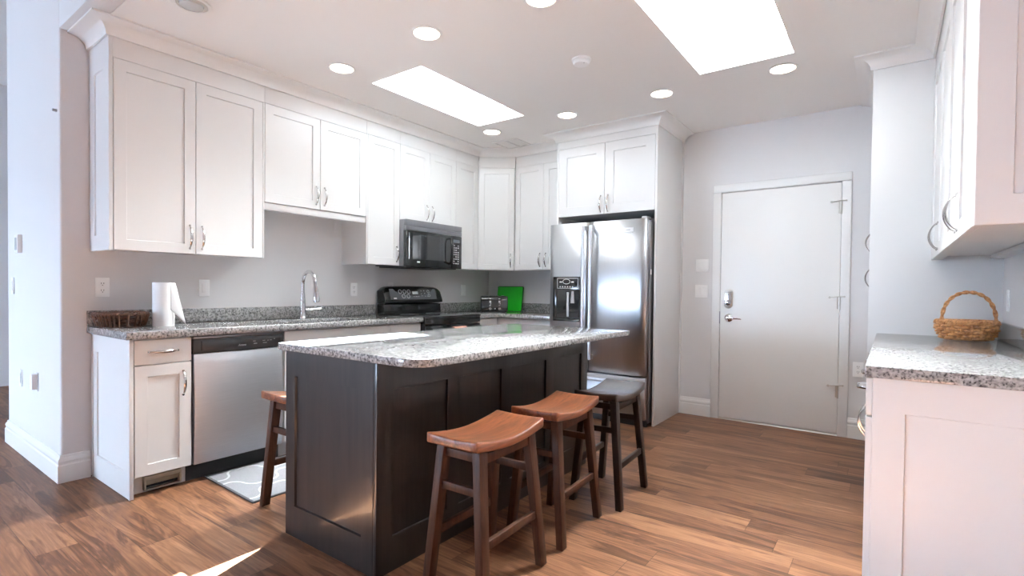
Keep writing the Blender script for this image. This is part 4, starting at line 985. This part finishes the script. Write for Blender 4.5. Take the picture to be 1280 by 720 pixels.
plate('o', (0, 0.054, 1.148), GY, XP, 'white outlet on the wall above the dark basket')
plate('s', (0, 0.638, 1.148), GY, XP, 'white light switch on the wall right of the paper towels')
plate('o', (0, 1.896, 1.144), GY, XP, 'white outlet on the wall between faucet and stove')
plate('o', (0, 2.321, 1.158), GY, XP, 'white outlet mostly hidden behind the stove control panel')
plate('s', (0, 3.378, 1.143), GY, XP, 'white switch plate on the wall above the toaster')
plate('s', (2.488, YB, 1.401), GX, YM, 'upper white double switch plate left of the door', 2)
plate('s', (2.485, YB, 1.163), GX, YM, 'lower white double switch plate left of the door', 2)
plate('o', (3.710, YB, 0.553), GX, YM, 'white outlet low on the wall right of the door')
plate('s', (XR, 2.80, 1.13), GY, (-1, 0, 0), 'white switch plate on the right wall above the wicker basket')
plate('s', (-1.15, YE, 1.15), GX, YM, 'white light switch on the far left wall face below the thermostat')
plate('s', (-0.93, YE, 0.515), GX, YM, 'thin white cover plate low on the far left wall face, left of its neighbour')
lo = thing('wall_adapter', 'thicker white plug box low on the left wall face, nearest the wall end', 'wall box', (-0.515, YE, 0.537))
build('cover_plate', MB().box(-0.551, -0.479, YE - 0.006, YE - 0.0004, 0.478, 0.596), PLAST, lo, bevel=0.002); build('box', MB().box(-0.540, -0.490, YE - 0.032, YE - 0.0062, 0.488, 0.586), PLAST, lo, bevel=0.004)
th = thing('thermostat', 'small white and grey thermostat on the far left wall face', 'thermostat', (-0.93, YE, 1.438))
build('housing', MB().box(-0.975, -0.885, YE - 0.026, YE - 0.0004, 1.375, 1.50), PLAST, th, bevel=0.004); build('display', MB().box(-0.955, -0.905, YE - 0.0275, YE - 0.0262, 1.395, 1.48), LENS, th, smooth=0)
hk = MB().lathe([(0.008, 0.0), (0.008, -0.02), (0.005, -0.022)], (-0.05, YE - 0.0003, 2.18), 12, 1)
own(hk, 'wall_hook', STEELD, 'tiny dark hook high on the left wall face near its edge', 'hook')

# ------------------------------------------------------------------ ceiling
def downlight(x_, y_, label, lit=True):
    r = thing('recessed_light', label, 'ceiling light', (x_, y_, ZC), 'round recessed ceiling lights')
    build('trim_ring', MB().add(*(lambda n, P_: ([(x_ + q * math.cos(2 * PI * k / n), y_ + q * math.sin(2 * PI * k / n), ZC + z_) for q, z_ in P_ for k in range(n)],
          [(a_ * n + k, a_ * n + (k + 1) % n, ((a_ + 1) % len(P_)) * n + (k + 1) % n, ((a_ + 1) % len(P_)) * n + k) for a_ in range(len(P_)) for k in range(n)]))(40, [(0.074, -0.001), (0.092, -0.0006), (0.094, -0.004), (0.088, -0.007), (0.076, -0.006)])), TRIMW, r)
    if lit: build('diffuser', MB().lathe([(0.0735, -0.0008), (0.0735, -0.003), (0.060, -0.004)], (x_, y_, ZC), 40), LAMP, r)
    else:
        build('reflector', MB().lathe([(0.0735, -0.0008), (0.0735, -0.002)], (x_, y_, ZC), 40), NICKEL, r)
        build('lamp_lens', MB().lathe([(0.058, -0.0022), (0.055, -0.012), (0.040, -0.018), (0.015, -0.021)], (x_ - 0.004, y_, ZC), 32), LENS, r)
downlight(0.911, 0.19, 'unlit recessed ceiling light above the open left end of the cabinets', False)
for x_, y_, lb in ((1.705, 1.12, 'large lit recessed light between the small skylight and the camera'), (0.884, 1.13, 'lit recessed light in front of the sink cabinets, left of the skylight'),
                   (0.843, 2.815, 'lit recessed light just beyond the far end of the left skylight'), (1.666, 2.806, 'lit recessed light in front of the fridge cabinet crown, on its left'),
                   (2.492, 2.788, 'lit recessed light in front of the fridge cabinet crown, on its right'), (3.303, 2.818, 'lit recessed light at the far corner of the right skylight'),
                   (2.444, 1.20, 'lit recessed light cut by the top edge of the picture')): downlight(x_, y_, lb)
sm_ = thing('smoke_detector', 'round white smoke detector on the ceiling between the skylights', 'smoke detector', (2.275, 1.935, ZC))
build('base', MB().lathe([(0.062, -0.0006), (0.062, -0.010), (0.055, -0.012)], (2.275, 1.935, ZC), 36), PLAST, sm_)
build('cover', MB().lathe([(0.054, -0.0121), (0.054, -0.024), (0.046, -0.034), (0.020, -0.037)], (2.275, 1.935, ZC), 36), PLAST, sm_)
build('indicator', MB().lathe([(0.005, -0.0345), (0.005, -0.037)], (2.305, 1.915, ZC), 10), GREYP, sm_)
cv = thing('ceiling_vent', 'white rectangular ceiling vent in the corner above the corner cabinet', 'vent', (0.77, 3.27, ZC))
build('frame', MB().slab([0.62, 0.645, 0.765, 0.785, 0.895, 0.92], [3.09, 3.115, 3.425, 3.45], ZC - 0.010, ZC - 0.0006, {(1, 1), (3, 1)}), TRIMW, cv, bevel=0.002)
sl_ = MB()
for i in range(13):
    yy = 3.122 + i * 0.0235
    sl_.hexa([(0.6455, yy, ZC - 0.006), (0.7645, yy, ZC - 0.006), (0.7645, yy + 0.017, ZC - 0.006), (0.6455, yy + 0.017, ZC - 0.006)], [(0.6455, yy + 0.014, ZC - 0.001), (0.7645, yy + 0.014, ZC - 0.001), (0.7645, yy + 0.020, ZC - 0.001), (0.6455, yy + 0.020, ZC - 0.001)])
    sl_.hexa([(0.7855, yy, ZC - 0.006), (0.8945, yy, ZC - 0.006), (0.8945, yy + 0.017, ZC - 0.006), (0.7855, yy + 0.017, ZC - 0.006)], [(0.7855, yy + 0.014, ZC - 0.001), (0.8945, yy + 0.014, ZC - 0.001), (0.8945, yy + 0.020, ZC - 0.001), (0.7855, yy + 0.020, ZC - 0.001)])
build('louvres', sl_, TRIMW, cv)
